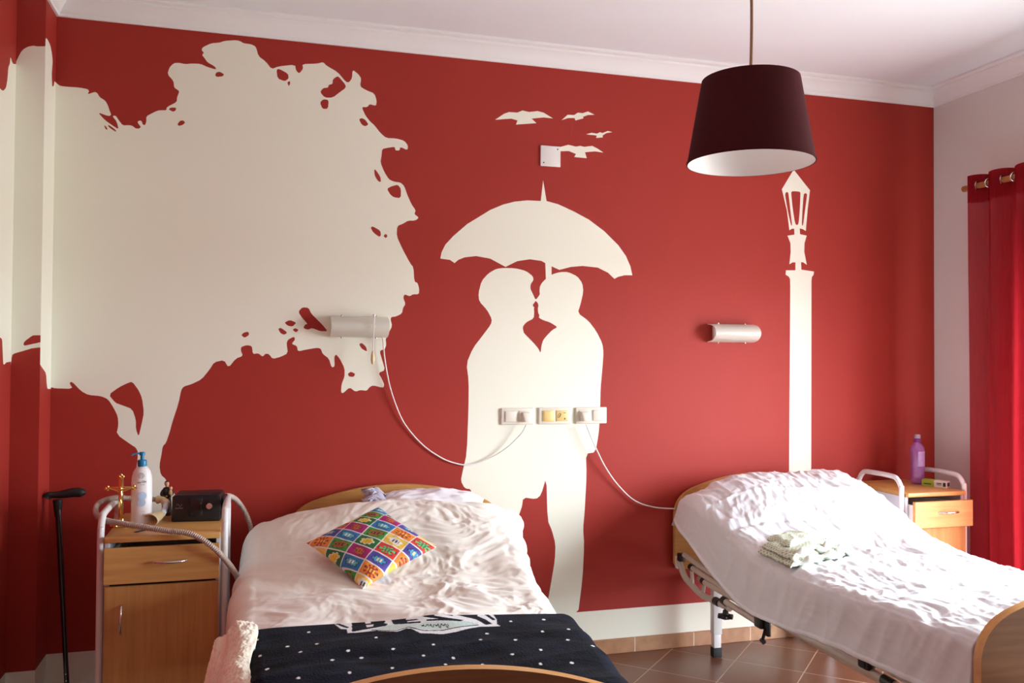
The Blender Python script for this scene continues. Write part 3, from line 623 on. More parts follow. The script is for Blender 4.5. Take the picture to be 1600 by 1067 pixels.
def pillow_mesh(name, m, sx_, sy_, th, parent=None, seedp=3, amp=.008, n=60, cols=None):
    a = np.linspace(-1, 1, n); A, B = np.meshgrid(a, a)
    pin = lambda p, q: p*(1-.07*(1-np.abs(q)**2.2)*np.abs(p)**3)
    X_, Y_ = pin(A, B)*sx_, pin(B, A)*sy_
    h = th*np.maximum(1-np.abs(A)**2.6, 0)**.55*np.maximum(1-np.abs(B)**2.6, 0)**.55
    w = amp*fbm(A*3, B*3, 3, seedp)*np.minimum(1, h/th*1.5)
    T1 = np.stack([X_, Y_, h+w], -1); T2 = np.stack([X_, Y_, -h*.8], -1)
    me = bpy.data.meshes.new(name)
    V_ = np.concatenate([T1.reshape(-1, 3), T2.reshape(-1, 3)]); idx = np.arange(n*n).reshape(n, n)
    q = np.stack([idx[:-1, :-1], idx[:-1, 1:], idx[1:, 1:], idx[1:, :-1]], -1).reshape(-1, 4)
    q2 = q[:, ::-1]+n*n
    me.from_pydata(V_.tolist(), [], q.tolist()+q2.tolist())
    if cols is not None:
        at = me.color_attributes.new('print', 'FLOAT_COLOR', 'POINT')
        c = np.concatenate([cols.reshape(-1, 3)]*2); c4 = np.concatenate([c, np.ones((len(c), 1))], 1).astype(np.float32); at.data.foreach_set('color', c4.ravel())
    bm = bmesh.new(); bm.from_mesh(me); bmesh.ops.remove_doubles(bm, verts=bm.verts[:], dist=1e-5); bmesh.ops.recalc_face_normals(bm, faces=bm.faces[:]); bm.to_mesh(me); bm.free()
    return link(name, me, m, parent, 180)
pl = pillow_mesh('pillow', PILLOWM, .27, .10, .085)
ML = LB.location; RZL = -.0945
def at_bed(B_, rz, u, v, z):
    c, s = math.cos(rz), math.sin(rz); return Vector((B_.x+u*c+v*s, B_.y+u*s-v*c, z))
pl.location = at_bed(ML, RZL, .13, .118, .79); pl.rotation_euler = (math.radians(14), 0, RZL)
tag(pl, 'white pillow peeping out between the duvet and the left headboard', 'pillow')
bm = bmesh.new()
ring = []
for i in range(60):                                            # gathered lace end of the pillowcase
    t = i/59; a = t*math.pi*1.25-.4
    x0 = -.235+.018*math.cos(a*5); y0 = .055-.11*t
    z0 = .045+.035*math.sin(math.pi*t)
    j = .010*math.sin(t*70)
    ring.append((bm.verts.new((x0+.03+j*.3, y0, z0-.012)), bm.verts.new((x0-.006+j, y0+.4*j, z0+.022+.008*math.cos(t*90))), bm.verts.new((x0-.04-j, y0+j, z0+.006+j))))
for a, b in zip(ring, ring[1:]):
    bm.faces.new((a[0], a[1], b[1], b[0])); bm.faces.new((a[1], a[2], b[2], b[1]))
lc = fin('lace_trim', bm, LACE, pl, 180); tag(lc, 'gathered lilac grey lace end')
sm = lc.modifiers.new('thickness', 'SOLIDIFY'); sm.thickness = .003

# ---- printed pictures (colour attributes drawn point by point)
def poly_mask(X_, Y_, pts):
    c = np.zeros(X_.shape, bool); n = len(pts); j = n-1
    for i in range(n):
        xi, yi = pts[i]; xj, yj = pts[j]
        if yi != yj:
            c ^= ((yi > Y_) != (yj > Y_)) & (X_ < (xj-xi)*(Y_-yi)/(yj-yi)+xi)
        j = i
    return c
def seg_mask(X_, Y_, pts, w):
    m = np.zeros(X_.shape, bool)
    for (x0, y0), (x1, y1) in zip(pts, pts[1:]):
        dx, dy = x1-x0, y1-y0; t = np.clip(((X_-x0)*dx+(Y_-y0)*dy)/(dx*dx+dy*dy+1e-12), 0, 1)
        m |= (X_-x0-t*dx)**2+(Y_-y0-t*dy)**2 < w*w
    return m
# navy fleece blanket
HEMV = 1.445
vs = np.linspace(HEMV, 2.045, 260); nu = 520
b_top = lambda u, v: l_top(u, v)+.026
P, U, S = drape(vs, nu, lambda v: .535-.10*(v-HEMV), lambda v: l_wr(v)+.018, b_top, lambda v: .006, lambda v: .30, .06, .10)
Vv = vs[:, None]+U*0
disp = .006*fbm(U*2.6, Vv*4, 2, 4)+.003*ridge(U*2+Vv*1.5, Vv*4.5, 2, 6)+.003*np.exp(-((U-.02-.5*(Vv-HEMV))/.05)**2)*(1-smooth01(Vv, HEMV+.12, HEMV+.4))
X_, Y_ = U, Vv-HEMV
navy = np.array(rgb(13, 16, 28)); pale = np.array(rgb(232, 240, 238)); mint = np.array(rgb(206, 226, 218)); white = np.array(rgb(240, 244, 244))
fl = .6*fbm(U*6, Vv*8, 2, 24)+.8*fbm(U*16, Vv*22, 3, 20)
cols = navy[None, None]*(1.1+1.3*np.clip(fl, -.7, 1.5))[..., None]  # lighter and darker streaks paint fur highlights into the navy
bx0 = -.235
def Q(*pts): return [(bx0+(a/6.154-38)*.0021, (b-76+.047*a)*.00102) for a, b in pts]
shield = poly_mask(X_, Y_, Q((125, 40), (125, 72), (180, 120), (230, 125), (230, 158), (330, 158), (470, 150), (640, 172), (720, 146), (760, 146), (830, 185), (1000, 190), (1130, 172), (1350, 122), (1520, 115), (1500, 95), (1520, 50), (1500, -30)))
cols[shield] = white
cols[poly_mask(X_, Y_, Q((440, 140), (580, 104), (760, 104), (850, 105), (900, 92), (1060, 92), (1230, 84), (1340, 96), (1330, 108), (1060, 152), (860, 152), (740, 128), (650, 150)))] = mint
cols[seg_mask(X_, Y_, Q((430, 143), (640, 161), (740, 133), (860, 162), (1020, 160), (1330, 110)), .0028)] = navy
cols[seg_mask(X_, Y_, Q((150, 70), (230, 105)), .006)] = navy
cols[seg_mask(X_, Y_, Q((1450, 5), (1490, 55)), .006)] = navy
for L_ in (Q((270, 30), (545, 15), (560, 58), (545, 74), (575, 90), (560, 110), (270, 150)),
           Q((600, 10), (825, 0), (830, 36), (740, 38), (738, 56), (835, 58), (838, 70), (740, 75), (742, 86), (850, 82), (850, 98), (625, 102)),
           Q((870, -10), (1140, -15), (1150, 35), (1040, 20), (990, 20), (985, 40), (1080, 56), (1180, 68), (1225, 76), (1190, 90), (905, 84), (905, 70), (1010, 70), (900, 48), (870, 30)),
           Q((1160, -15), (1390, -20), (1365, 25), (1420, 58), (1462, 95), (1400, 105), (1330, 60), (1260, 42), (1180, 20))):
    cols[poly_mask(X_, Y_, L_)] = navy
for h in (Q((385, 48), (430, 44), (435, 70), (390, 72)), Q((390, 86), (450, 82), (452, 108), (395, 114))):
    cols[poly_mask(X_, Y_, h)] = white
scr = Q(*[(850+9*q, 120+9*math.sin(q*1.9)+(16 if q % 7 == 3 else 0)) for q in range(26)])
cols[seg_mask(X_, Y_, scr, .0014)] = navy*1.6
k = 0
for j in range(5):
    for i in range(-6, 7):
        cx, cy = i*.118+(.057 if j % 2 else 0)+.022*math.sin(i*3.3+j*1.7), .085+j*.082+.020*math.cos(i*5.1+j*2.3)
        if shield.any() and (bx0-.03 < cx < .23 and cy < .16): continue
        cols[((X_-cx)/.0048)**2+((Y_-cy)/.0072)**2 < 1] = white
bl = cloth('fleece_blanket', FLEECE, P, disp, .014, cols=cols, loc=ML, rz=RZL)
tag(bl, 'navy fleece blanket with white dots and a BEST print across the left bed', 'blanket')
# turned-out cream sherpa side hanging at the left edge of the blanket
nv, nu = 150, 90
vv = np.linspace(0, 1, nv)[:, None]+np.zeros((1, nu)); uu = np.linspace(0, 1, nu)[None]+np.zeros((nv, 1))
v_ = HEMV-.02+.62*vv
xi = -.505+.065*vv+.012*np.sin(vv*9)
xo = xi-.10-.10*vv-.02*np.sin(vv*5)
zi = .697+.012*np.sin(vv*8)-.02*vv; zo = .66-.24*smooth01(vv, 0., .55)
x_ = xi+(xo-xi)*uu**.8; z_ = zi-.004+.020*np.sin(np.pi*np.minimum(uu*1.6, 1))-(zi-zo)*uu**1.5
PP = np.stack([x_, -v_-.03*uu*(1-vv), z_], -1)
dd = .005*fbm(vv*9, uu*4, 2, 31)+.004*ridge(vv*2+uu*1.5, uu*2.4, 1, 33)+.0022*perlin(vv*70, uu*24, 35)
n_ = normals(PP); n_ *= np.sign(n_[..., 2:3].mean())
sh = grid_mesh('sherpa_lining', PP+n_*dd[..., None], SHERPA, bl)
sm = sh.modifiers.new('thickness', 'SOLIDIFY'); sm.thickness = .02; sm.offset = -1
tag(sh, 'cream sherpa lining turned out at the left edge')

# comic cushion
NC = 230
a = np.linspace(-1, 1, NC); A, B = np.meshgrid(a, a)
th = math.radians(-19)
px_ = (A*math.cos(th)-B*math.sin(th)); py_ = (A*math.sin(th)+B*math.cos(th))
PW, PH = .50, .32
gi, gj = np.floor(px_/PW+.35).astype(int), np.floor(py_/PH+.2).astype(int)
fx, fy = px_/PW+.35-gi, py_/PH+.2-gj
PAL = [rgb(66, 160, 62), rgb(226, 62, 50), rgb(44, 124, 190), rgb(246, 206, 84), rgb(176, 30, 120), rgb(240, 146, 50), rgb(34, 120, 62), rgb(84, 70, 160)]
ICO = [rgb(200, 90, 40), rgb(120, 200, 120), rgb(90, 190, 200), rgb(240, 240, 230), rgb(206, 110, 40), rgb(200, 60, 40), rgb(244, 210, 60), rgb(60, 150, 200)]
pid = (gi*3+gj*2+(gi//2)) % 8
cc = np.zeros((NC, NC, 3))
for k in range(8):
    m = pid == k; cc[m] = PAL[k]
    an = np.arctan2((fy-.5)*1.0, (fx-.5)*1.4); rr_ = np.hypot((fx-.5)*1.0, (fy-.5)*1.0)
    sp = .25+.09*np.sign(np.sin(an*(7+k % 3)))*(1 if k in (0, 1, 5) else .35)+.04*np.sin(an*2+k)
    cc[m & (rr_ < sp+.045)] = (.02, .02, .03) if k not in (6, 3) else (.9, .9, .88)
    cc[m & (rr_ < sp)] = ICO[k]
    cc[m & (np.abs(fx-.5) < .17) & (np.abs(fy-.5-.2*(fx-.5)) < .13) & (np.sin(fx*44+k) > -.1)] = [(.05, .03, .03), (.05, .25, .12), (.9, .9, .9), (.08, .08, .1), (.30, .05, .10), (.9, .65, .1), (.85, .55, .05), (.9, .75, .3)][k]
bw = .024
cc[(fx < bw) | (fx > 1-bw) | (fy < bw*1.9) | (fy > 1-bw*1.9)] = (.86, .86, .84)
cu = pillow_mesh('comic_cushion', COMIC, .5, .5, .13, amp=.006, n=NC, cols=cc)
cen = Vector((1.261, -.722, .755))
d1 = Vector((.443, -.18, 0)); d2 = Vector((-.116, -.47, -.20))
d2 = d2.normalized()*.53; d1 = d1.normalized()*.50
xa, ya = (d1+d2)/2, (d1-d2)/2
zn = xa.cross(ya).normalized()
cen = cen+(CAM-cen)*.022+zn*.0
cu.data.transform(Matrix(((xa.x, ya.x, zn.x*.36, 0), (xa.y, ya.y, zn.y*.36, 0), (xa.z, ya.z, zn.z*.36, 0), (0, 0, 0, 1)))); cu.location = cen
tag(cu, 'square cushion printed with colourful comic panels lying on the ivory duvet', 'cushion')

# ---- right bed: mattress, cover, garment, rails
R_TAB = [(.04, .74), (.08, .85), (.15, .905), (.26, .905), (.38, .865), (.52, .795), (.66, .715), (.80, .660), (1.0, .645), (1.4, .650), (1.8, .672), (2.06, .690)]
def r_top(u, v):
    hd = 1-smooth01(np.array(v), .35, .75)
    return smooth_interp(v, R_TAB, .035) - hd*(.105*np.clip((-u-.18)/.3, 0, 1)**1.5+.09*np.clip((u-.30)/.16, 0, 1)**1.5)
mattress(RB, lambda u, v: u*0+smooth_interp(v, [(0, .83), (.2, .79), (.66, .66), (.8, .62), (2.1, .63)], .03), .435, .115)
vs = np.linspace(.045, 2.04, 320)
r_wl = lambda v: float(smooth_interp(v, [(0, .49), (.1, .515), (.3, .505), (.6, .482), (2.1, .466)]))
hem = [(.04, .69), (.12, .64), (.24, .60), (.46, .49), (.66, .425), (.78, .405), (1.1, .425), (1.4, .455), (1.84, .475), (2.05, .485)]
r_drop = lambda v: max(.01, float(r_top(np.array([-r_wl(v)+.05]), v)[0])-.05-float(smooth_interp(v, hem, .03)))
P, U, S = drape(vs, 330, r_wl, lambda v: .45, r_top, r_drop, r_drop, .05, .02)
Vv = vs[:, None]+U*0
wx = U+.035*perlin(U*3, Vv*2.2, 13)+.05*perlin(U*2, Vv*5, 19); wy = Vv+.05*perlin(U*5, Vv*3, 15)
bk = 1-smooth01(Vv, .6, .9)
fold = .0065*ridge(wx*9, wy*2.6, 3, 22)+.003*ridge(wx*22, wy*5, 2, 25)
flat_ = .0085*ridge(wx*8+wy*1.1, wy*2.0, 3, 28)+.004*ridge(wx*20+wy*3, wy*4.5, 2, 29)
cr = .004*ridge(wx*12, wy*12, 2, 41)
tops = 1-smooth01(np.abs(S), .2, 1.)*.85
seams = .005*np.exp(-((Vv-.40-.05*U)/.010)**2)*(U > -.42)-.008*np.exp(-((Vv-.60)/.012)**2)
sidef = (np.abs(S) > .5)*.006*ridge(Vv*6-np.abs(P[..., 2])*3, P[..., 2]*2, 2, 36)*smooth01(Vv, .3, 1.)
hemr = .006*(np.abs(np.abs(U)-np.abs(U).max(1, keepdims=True)) < .012)
disp = 1.0*(fold*bk+flat_*(1-bk)+cr)*tops+seams*(np.abs(S) < .9)+sidef+.008*fbm(U*2.5, Vv*2.5, 2, 44)*tops+hemr
cv = cloth('bed_cover', COVER, P, disp, .018, loc=RB.location, rz=-.049)
tag(cv, 'wrinkled plain white quilted cover over the right bed with its raised head end', 'bed cover')
# folded patterned garment
def garment():
    g = empty('folded_garment', (3.03, -.93, .655), 0, 'folded green and white patterned cotton garment lying on the white cover', 'garment')
    c00, c10, c11, c01 = (np.array(p) for p in ((2.845, -.87, .668), (2.835, -1.125, .665), (3.255, -.975, .665), (3.09, -.77, .688)))
    def layer(name, sc_, lift, hgt, seed, rot=0., n=110, sh_=(0, 0)):
        a = np.linspace(0, 1, n); A, B = np.meshgrid(a, a)
        A2, B2 = .5+(A-.5)*sc_[0]+sh_[0], .5+(B-.5)*sc_[1]+sh_[1]
        P0 = ((1-A2)*(1-B2))[..., None]*c00+((1-B2)*A2)[..., None]*c10+(A2*B2)[..., None]*c11+((1-A2)*B2)[..., None]*c01
        ed = np.minimum(np.minimum(A, 1-A), np.minimum(B, 1-B)); pf = 1-np.exp(-ed*14)
        P0[..., 2] += lift+hgt*pf+pf*(.007*ridge(A*1.2+B*.6, B*2.0-A*.4, 1, seed)+.003*fbm(A*3, B*4, 2, seed+3))
        P0[..., 0] += .012*perlin(A*3, B*3, seed+5); P0[..., 1] += .012*perlin(A*3, B*3, seed+6)
        P0 -= np.array((3.03, -.93, .655))
        base = np.array(rgb(226, 232, 214)); dk = np.array(rgb(92, 104, 72)); md = np.array(rgb(190, 198, 160))
        gx, gy = (A-B)*13, (A+B)*13
        fx_, fy_ = gx-np.floor(gx)-.5, gy-np.floor(gy)-.5
        r_ = np.hypot(fx_, fy_); cols = np.zeros(A.shape+(3,))+base
        cols[(np.abs(fx_) > .42) | (np.abs(fy_) > .42)] = md; cols[(r_ < .30) & (r_ > .19)] = dk; cols[r_ < .10] = dk
        o = grid_mesh(name, P0, GARM, g, cols); s = o.modifiers.new('t', 'SOLIDIFY'); s.thickness = .008; s.offset = -1
        return o
    layer('lower_layer', (1, 1), .004, .022, 51)
    layer('middle_layer', (.90, .92), .024, .020, 61, sh_=(-.03, .02))
    layer('top_layer', (.52, .70), .046, .014, 71, sh_=(-.20, .08))
    bm = bmesh.new()
    for (p, q, r, sd) in (((2.85, -1.12, .685), (3.24, -.985, .682), .017, 1), ((2.87, -1.07, .708), (3.19, -.97, .704), .013, 2)):
        p, q = np.array(p), np.array(q)
        pts = [tuple(p+(q-p)*t-np.array((3.03, -.93, .655))+np.array((0, .014*math.sin(t*17+sd), .008*math.sin(t*23+sd*2)))) for t in np.linspace(0, 1, 40)]
        tube(bm, pts, lambda i, s, r=r, sd=sd: r*(.8+.35*math.sin(i*.9+sd))*(.3+min(1, min(i, 39-i)/4)*.7), 10)
    me_o = fin('rolled_edge', bm, mat('pale_green_cotton_edge', rgb(232, 238, 226), .8, var=.12, vscale=90), g, 180)
    return g
garment()
# rails on the near side of the right bed (bed-local coordinates: x across, y towards the foot is negative)
def loc_r(px_w, y_w, z_w):
    c, s = math.cos(-.049), math.sin(-.049); dx, dy = px_w-RB.location.x, y_w-RB.location.y
    return Vector((dx*c+dy*s, -dx*s+dy*c, z_w))
XR = 2.86
def rail(name, yz, r=.014, x=XR, dx=0):
    bm = bmesh.new(); tube(bm, catmull([loc_r(x+dx, y, z) for y, z in yz], 6), r, 14); return fin(name, bm, BMETAL, RB, 60)
rail('rail_tube', [(-.13, .485), (-.15, .45), (-.20, .405), (-.27, .384), (-.367, .364), (-.46, .366), (-.62, .37)], .015)
rail('rail_tube', [(-.19, .515), (-.42, .49), (-.8, .465)], .014)
rail('rail_tube', [(-.265, .468), (-.545, .447), (-.9, .43)], .013)
rail('rail_tube', [(-.385, .430), (-.623, .424), (-.936, .412), (-1.34, .413), (-1.66, .405), (-2.03, .40)], .014)
rail('rail_tube', [(-.593, .396), (-.863, .381)], .014, dx=-.012)
rail('rail_tube', [(-1.50, .436), (-1.75, .425), (-2.03, .41)], .016, dx=.03)
def small(name, boxes, m, tubes=(), parent=RB):
    bm = bmesh.new()
    for c, hs in boxes:
        c = loc_r(*c); box(bm, [c[i]-hs[i] for i in range(3)], [c[i]+hs[i] for i in range(3)], min(hs)*.35)
    for a, b, r in tubes: tube(bm, [loc_r(*a), loc_r(*b)], r, 12)
    return fin(name, bm, m, parent, 40)
tag(small('mounting_plate', [((XR+.010, -.090, .455), (.006, .014, .030))], WMETAL))
small('end_cap', [((XR, -.155, .495), (.017, .018, .020))], BLACKP)
small('end_cap', [], BLACKP, [((XR, -.252, .470), (XR, -.275, .468), .0165)])
small('end_cap', [], BLACKP, [((XR, -.372, .432), (XR, -.394, .430), .0165)])
small('end_cap', [], BLACKP, [((XR-.012, -.580, .397), (XR-.012, -.606, .396), .0175)])
small('end_cap', [], BLACKP, [((XR-.005, -.500, .372), (XR-.005, -.535, .372), .019)])
small('strut', [], BMETAL, [((XR, -.262, .465), (XR, -.275, .384), .009)])
small('strut', [], BMETAL, [((XR, -.388, .430), (XR, -.375, .364), .009)])
small('clamp', [((XR-.012, -.885, .386), (.016, .028, .022)), ((XR-.006, -.93, .372), (.008, .014, .03))], BLACKP, [((XR-.012, -.925, .372), (XR-.014, -.905, .320), .007), ((XR-.014, -.897, .318), (XR-.014, -.915, .312), .010)])
small('clamp', [((XR-.004, -1.535, .434), (.018, .028, .020))], BLACKP, [((XR-.026, -1.535, .434), (XR+.014, -1.535, .434), .016)])
small('clamp', [], BLACKP, [((XR-.004, -1.62, .407), (XR-.004, -1.67, .404), .018)])
bm = bmesh.new()
c = loc_r(XR-.01, -.60, .330)
lathe(bm, [(0, -.010), (.026, -.008), (.030, 0), (.026, .008), (.014, .010), (.012, .026), (.005, .028), (.004, .056), (0, .056)], 20, c)
for k in range(6):
    a_ = k*math.pi/3; lathe(bm, [(0, -.008), (.009, -.006), (.010, 0), (.009, .006), (0, .008)], 8, c+Vector((.028*math.cos(a_), .028*math.sin(a_), 0)))
fin('adjusting_knob', bm, BLACKP, RB)

# ------------------------------------------------------------------ bedside cabinets
def handle(parent, p, length, axis, out=.028, name='handle'):
    """bow handle on a front facing -y."""
    bm = bmesh.new(); pts = []
    for i in range(13):
        t = i/12*2-1; o = out*(1-t*t)**.6
        d = Vector((t*length/2, 0, 0)) if axis == 0 else Vector((0, 0, t*length/2))
        pts.append(Vector(p)+d+Vector((0, -o, 0)))
    tube(bm, pts, .0048, 10); return fin(name, bm, CHROME, parent, 60)
def cabinet(x0, x1, yf, yb, label, drawer_out):
    t = empty('bedside_cabinet', ((x0+x1)/2, (yf+yb)/2, 0), 0, label, 'bedside cabinet', 'bedside cabinets with white tube rails')
    hw, hd, Z = (x1-x0)/2, (yb-yf)/2, .822
    bm = bmesh.new()
    box(bm, (-hw, -hd+.02, .10), (-hw+.016, hd, Z-.022), .002, 1); box(bm, (hw-.016, -hd+.02, .10), (hw, hd, Z-.022), .002, 1)
    box(bm, (-hw+.016, hd-.012, .10), (hw-.016, hd, Z-.022)); box(bm, (-hw+.016, -hd+.03, .10), (hw-.016, hd-.012, .118)); box(bm, (-hw+.016, -hd+.03, .600), (hw-.016, hd-.012, .612))
    fin('cabinet_body', bm, GREYP, t, 30)
    bm = bmesh.new(); box(bm, (-hw, -hd, Z-.022), (hw, hd, Z), .005, 2); fin('top_panel', bm, BEECH, t, 30)
    bm = bmesh.new(); box(bm, (-hw+.004, -hd, .12), (hw-.004, -hd+.018, .645), .002, 1); d = fin('door', bm, BEECHV, t, 30)
    handle(d, (-hw+.062, -hd, .525), .105, 2)
    y = -hd-drawer_out
    bm = bmesh.new(); box(bm, (-hw+.002, y, .655), (hw-.002, y+.018, Z-.038), .002, 1); d = fin('drawer', bm, BEECH, t, 30)
    handle(d, (.025, y, .730), .115, 0)
    bm = bmesh.new(); box(bm, (-hw+.022, y+.018, .662), (-hw+.032, hd-.06, .762)); box(bm, (hw-.032, y+.018, .662), (hw-.022, hd-.06, .762)); box(bm, (-hw+.032, y+.018, .662), (hw-.032, hd-.06, .668)); box(bm, (-hw+.032, hd-.07, .668), (hw-.032, hd-.06, .762))
    fin('drawer_box', bm, WHITEP, d, 30)
    bm = bmesh.new(); box(bm, (-hw+.017, -hd+.032, .613), (hw-.017, hd-.014, .652)); fin('gap_shade_block', bm, GAPSHADE, t, 0)  # solid black block standing in for shade in the gap under the drawer
    for s in (-1, 1):
        x = s*(hw+.014); a, b = -hd+.03, hd-.09
        bm = bmesh.new()
        pts = [(x, a, .0), (x, a, .45), (x, a, .815), (x, a+.006, .850), (x, a+.028, .880), (x, a+.07, .894), (x, b-.07, .894), (x, b-.028, .880), (x, b-.006, .850), (x, b, .815), (x, b, .45), (x, b, 0)]
        tube(bm, catmull(pts, 5), .0125, 14); fin('side_rail', bm, WMETAL, t, 60)
    return t
NL = cabinet(.315, .711, -.68, -.16, 'beech bedside cabinet holding the crucifix and black machine, left of the beds', .012)
NR = cabinet(3.912, 4.262, -.50, -.06, 'beech bedside cabinet with the purple bottle on it, beside the red curtain', .045)
ZT = .822
# crucifix
cr_ = empty('crucifix', (.343, -.475, ZT), -.05, 'small polished gold crucifix standing at the left edge of the bedside cabinet', 'crucifix')
bm = bmesh.new()
lathe(bm, [(0, 0), (.030, 0), (.032, .004), (.027, .008), (.030, .012), (.022, .018), (.012, .022), (.010, .030), (0, .030)], 24, sx=1.1, sy=.8)
for k in range(6): a_ = k*math.pi/3; lathe(bm, [(0, 0), (.008, .002), (.009, .008), (.006, .013), (0, .015)], 10, (.030*math.cos(a_), .022*math.sin(a_), 0))
fin('base', bm, GOLD, cr_)
bm = bmesh.new()
box(bm, (-.0085, -.005, .026), (.0085, .005, .185), .002); box(bm, (-.045, -.005, .140), (.045, .005, .152), .002)
for x, z in ((-.047, .146), (.047, .146), (0, .190)):
    for dx, dz in ((0, .006), (.006, 0), (-.006, 0), (0, -.004)):
        lathe(bm, [(0, -.006), (.005, -.0045), (.0065, 0), (.005, .0045), (0, .006)], 10, (x+dx*1.1, 0, z+dz))
fin('cross', bm, GOLD, cr_)
bm = bmesh.new(); Y = -.009
tube(bm, catmull([(0, Y, .135), (.002, Y-.002, .120), (-.001, Y-.002, .105), (.002, Y-.003, .09), (.0, Y-.001, .07), (0, Y, .052)], 5), lambda i, s: .0072-.0038*min(1, s/.08), 10)
for s in (-1, 1): tube(bm, catmull([(s*.004, Y, .132), (s*.02, Y+.002, .139), (s*.040, Y+.003, .146)], 5), .0027, 8)
lathe(bm, [(0, -.008), (.0055, -.005), (.0065, 0), (.005, .006), (0, .008)], 12, (.001, Y-.002, .146))
box(bm, (-.006, Y-.003, .082), (.007, Y+.003, .094), .002)
fin('figure', bm, GOLD, cr_, 60)
# lotion bottle
lb = empty('lotion_bottle', (.414, -.455, ZT), .1, 'tall white lotion bottle with teal blue pump on the left bedside cabinet', 'lotion bottle')
bm = bmesh.new(); lathe(bm, [(0, 0), (.033, 0), (.037, .004), (.0375, .02), (.0375, .165), (.036, .185), (.031, .205), (.022, .220), (.014, .226), (.014, .232), (0, .232)], 40, sy=.8)
fin('bottle', bm, LOTION, lb)
bm = bmesh.new()
lathe(bm, [(0, .226), (.0165, .226), (.017, .230), (.017, .246), (.015, .250), (.007, .251), (.007, .268), (.0105, .268), (.011, .276), (.009, .280), (0, .280)], 24)
tube(bm, catmull([(.006, 0, .274), (-.012, -.004, .2755), (-.030, -.008, .273), (-.038, -.010, .268)], 5), lambda i, s: .0045-.002*min(1, s/.05), 10)
fin('pump', bm, BLUEP, lb)
def on_bottle(th, z, r=.0378):
    return Vector((r*math.sin(th), -r*.8*math.cos(th)-.0004, z))
def strokes(name, lines, m, parent, rad=.0007, r=.0378):
    bm = bmesh.new()
    for L_ in lines: tube(bm, [on_bottle(a/r, z, r) for a, z in L_], rad, 6)
    return fin(name, bm, m, parent, 60)
circ = lambda cx, cz, r, n=24: [(cx+r*math.cos(2*math.pi*i/n), cz+r*math.sin(2*math.pi*i/n)) for i in range(n+1)]
strokes('label_emblem', [circ(-.002, .192, .0105), [(-.006, .2015), (-.006, .1825)], [(.001, .2025), (.0035, .192), (.001, .1815)]], PRINTG, lb, .0006, .0352)
for L_ in ([(-.016+.0016*i, .166+.0035*math.sin(i*1.7)) for i in range(10)], circ(.006, .169, .004, 14), [(.012, .166), (.015, .171), (.016, .165)], [(-.004, .1585), (.010, .1580)]): strokes('label_lettering', [L_], PRINTG, lb, .0008)
for L_ in ([(-.012, .146), (.014, .146)], [(-.009, .055), (.010, .055)], [(-.009, .048), (.010, .048)], [(-.006, .041), (.008, .041)]): strokes('label_line', [L_], PRINTG, lb, .0004)
for (cx, cz, r) in ((.002, .115, .0165), (.000, .090, .015)):
    bm = bmesh.new()
    c0 = bm.verts.new(on_bottle(cx/.038, cz, .0381)); R_ = [bm.verts.new(on_bottle((cx+r*math.cos(2*math.pi*i/24))/.038, cz+r*math.sin(2*math.pi*i/24), .0381)) for i in range(24)]
    for i in range(24): bm.faces.new((c0, R_[i], R_[(i+1) % 24]))
    fin('label_picture', bm, PRINTB, lb)
# breathing machine
cp = empty('breathing_machine', (.616, -.375, ZT), -.10, 'black bedside breathing machine with grey dial and screen beside the lotion bottle', 'breathing machine')
bm = bmesh.new()
pr = [(-.092, .004), (-.088, 0), (.088, 0), (.092, .004), (.094, .09), (.089, .104), (.078, .108), (-.080, .106), (-.089, .098)]
extrude(bm, pr, -.062, .062, lambda a, b, d: Vector((a, d, b)), bev=.007)
fin('casing', bm, BLACKP, cp, 35)
bm = bmesh.new(); box(bm, (-.024, -.066, .022), (.026, -.060, .094), .003); s_ = fin('screen_panel', bm, BLACKM, cp)
bm = bmesh.new(); box(bm, (-.018, -.0675, .044), (.020, -.0655, .084), .0008, 1); fin('screen', bm, mat('dark_screen_glass', (.02, .014, .014), .12, var=.1), s_)
bm = bmesh.new(); box(bm, (-.019, -.0668, .026), (.021, -.0655, .037), .001, 1); fin('button_strip', bm, BLACKP, s_)
bm = bmesh.new()
Mx = Matrix.Rotation(math.pi/2, 4, 'X')
lathe(bm, [(.0165, .060), (.0165, .067), (.015, .069), (0, .069)], 28, (.052, 0, .062), M=Mx); fin('dial_collar', bm, BLACKM, cp)
bm = bmesh.new(); lathe(bm, [(.0125, .066), (.0125, .076), (.011, .0785), (0, .0785)], 28, (.052, 0, .062), M=Mx); fin('dial', bm, CHROME, cp)
bm = bmesh.new()
tube(bm, [(-.072+.0012*i, -.0632, .066+.0045*math.sin(i*.42)) for i in range(18)], .0006, 6)
fin('logo_mark', bm, PRINTG, cp)
tx = bpy.data.curves.new('logo_text', 'FONT'); tx.body = 'ResMed'; tx.size = .0085; tx.extrude = .0003; tx.align_x = 'CENTER'
to = bpy.data.objects.new('logo_text', tx); COL.objects.link(to)
bpy.context.view_layer.update()
me = bpy.data.meshes.new_from_object(to.evaluated_get(bpy.context.evaluated_depsgraph_get())); bpy.data.objects.remove(to)
lt = link('logo_text', me, PRINTG, cp, 0); lt.location = (-.062, -.0628, .052); lt.rotation_euler = (math.pi/2, 0, 0)
bm = bmesh.new(); box(bm, (.092, -.045, .018), (.106, .055, .092), .006); fin('humidifier_tub', bm, mat('smoky_grey_plastic', (.03, .03, .032), .2), cp)
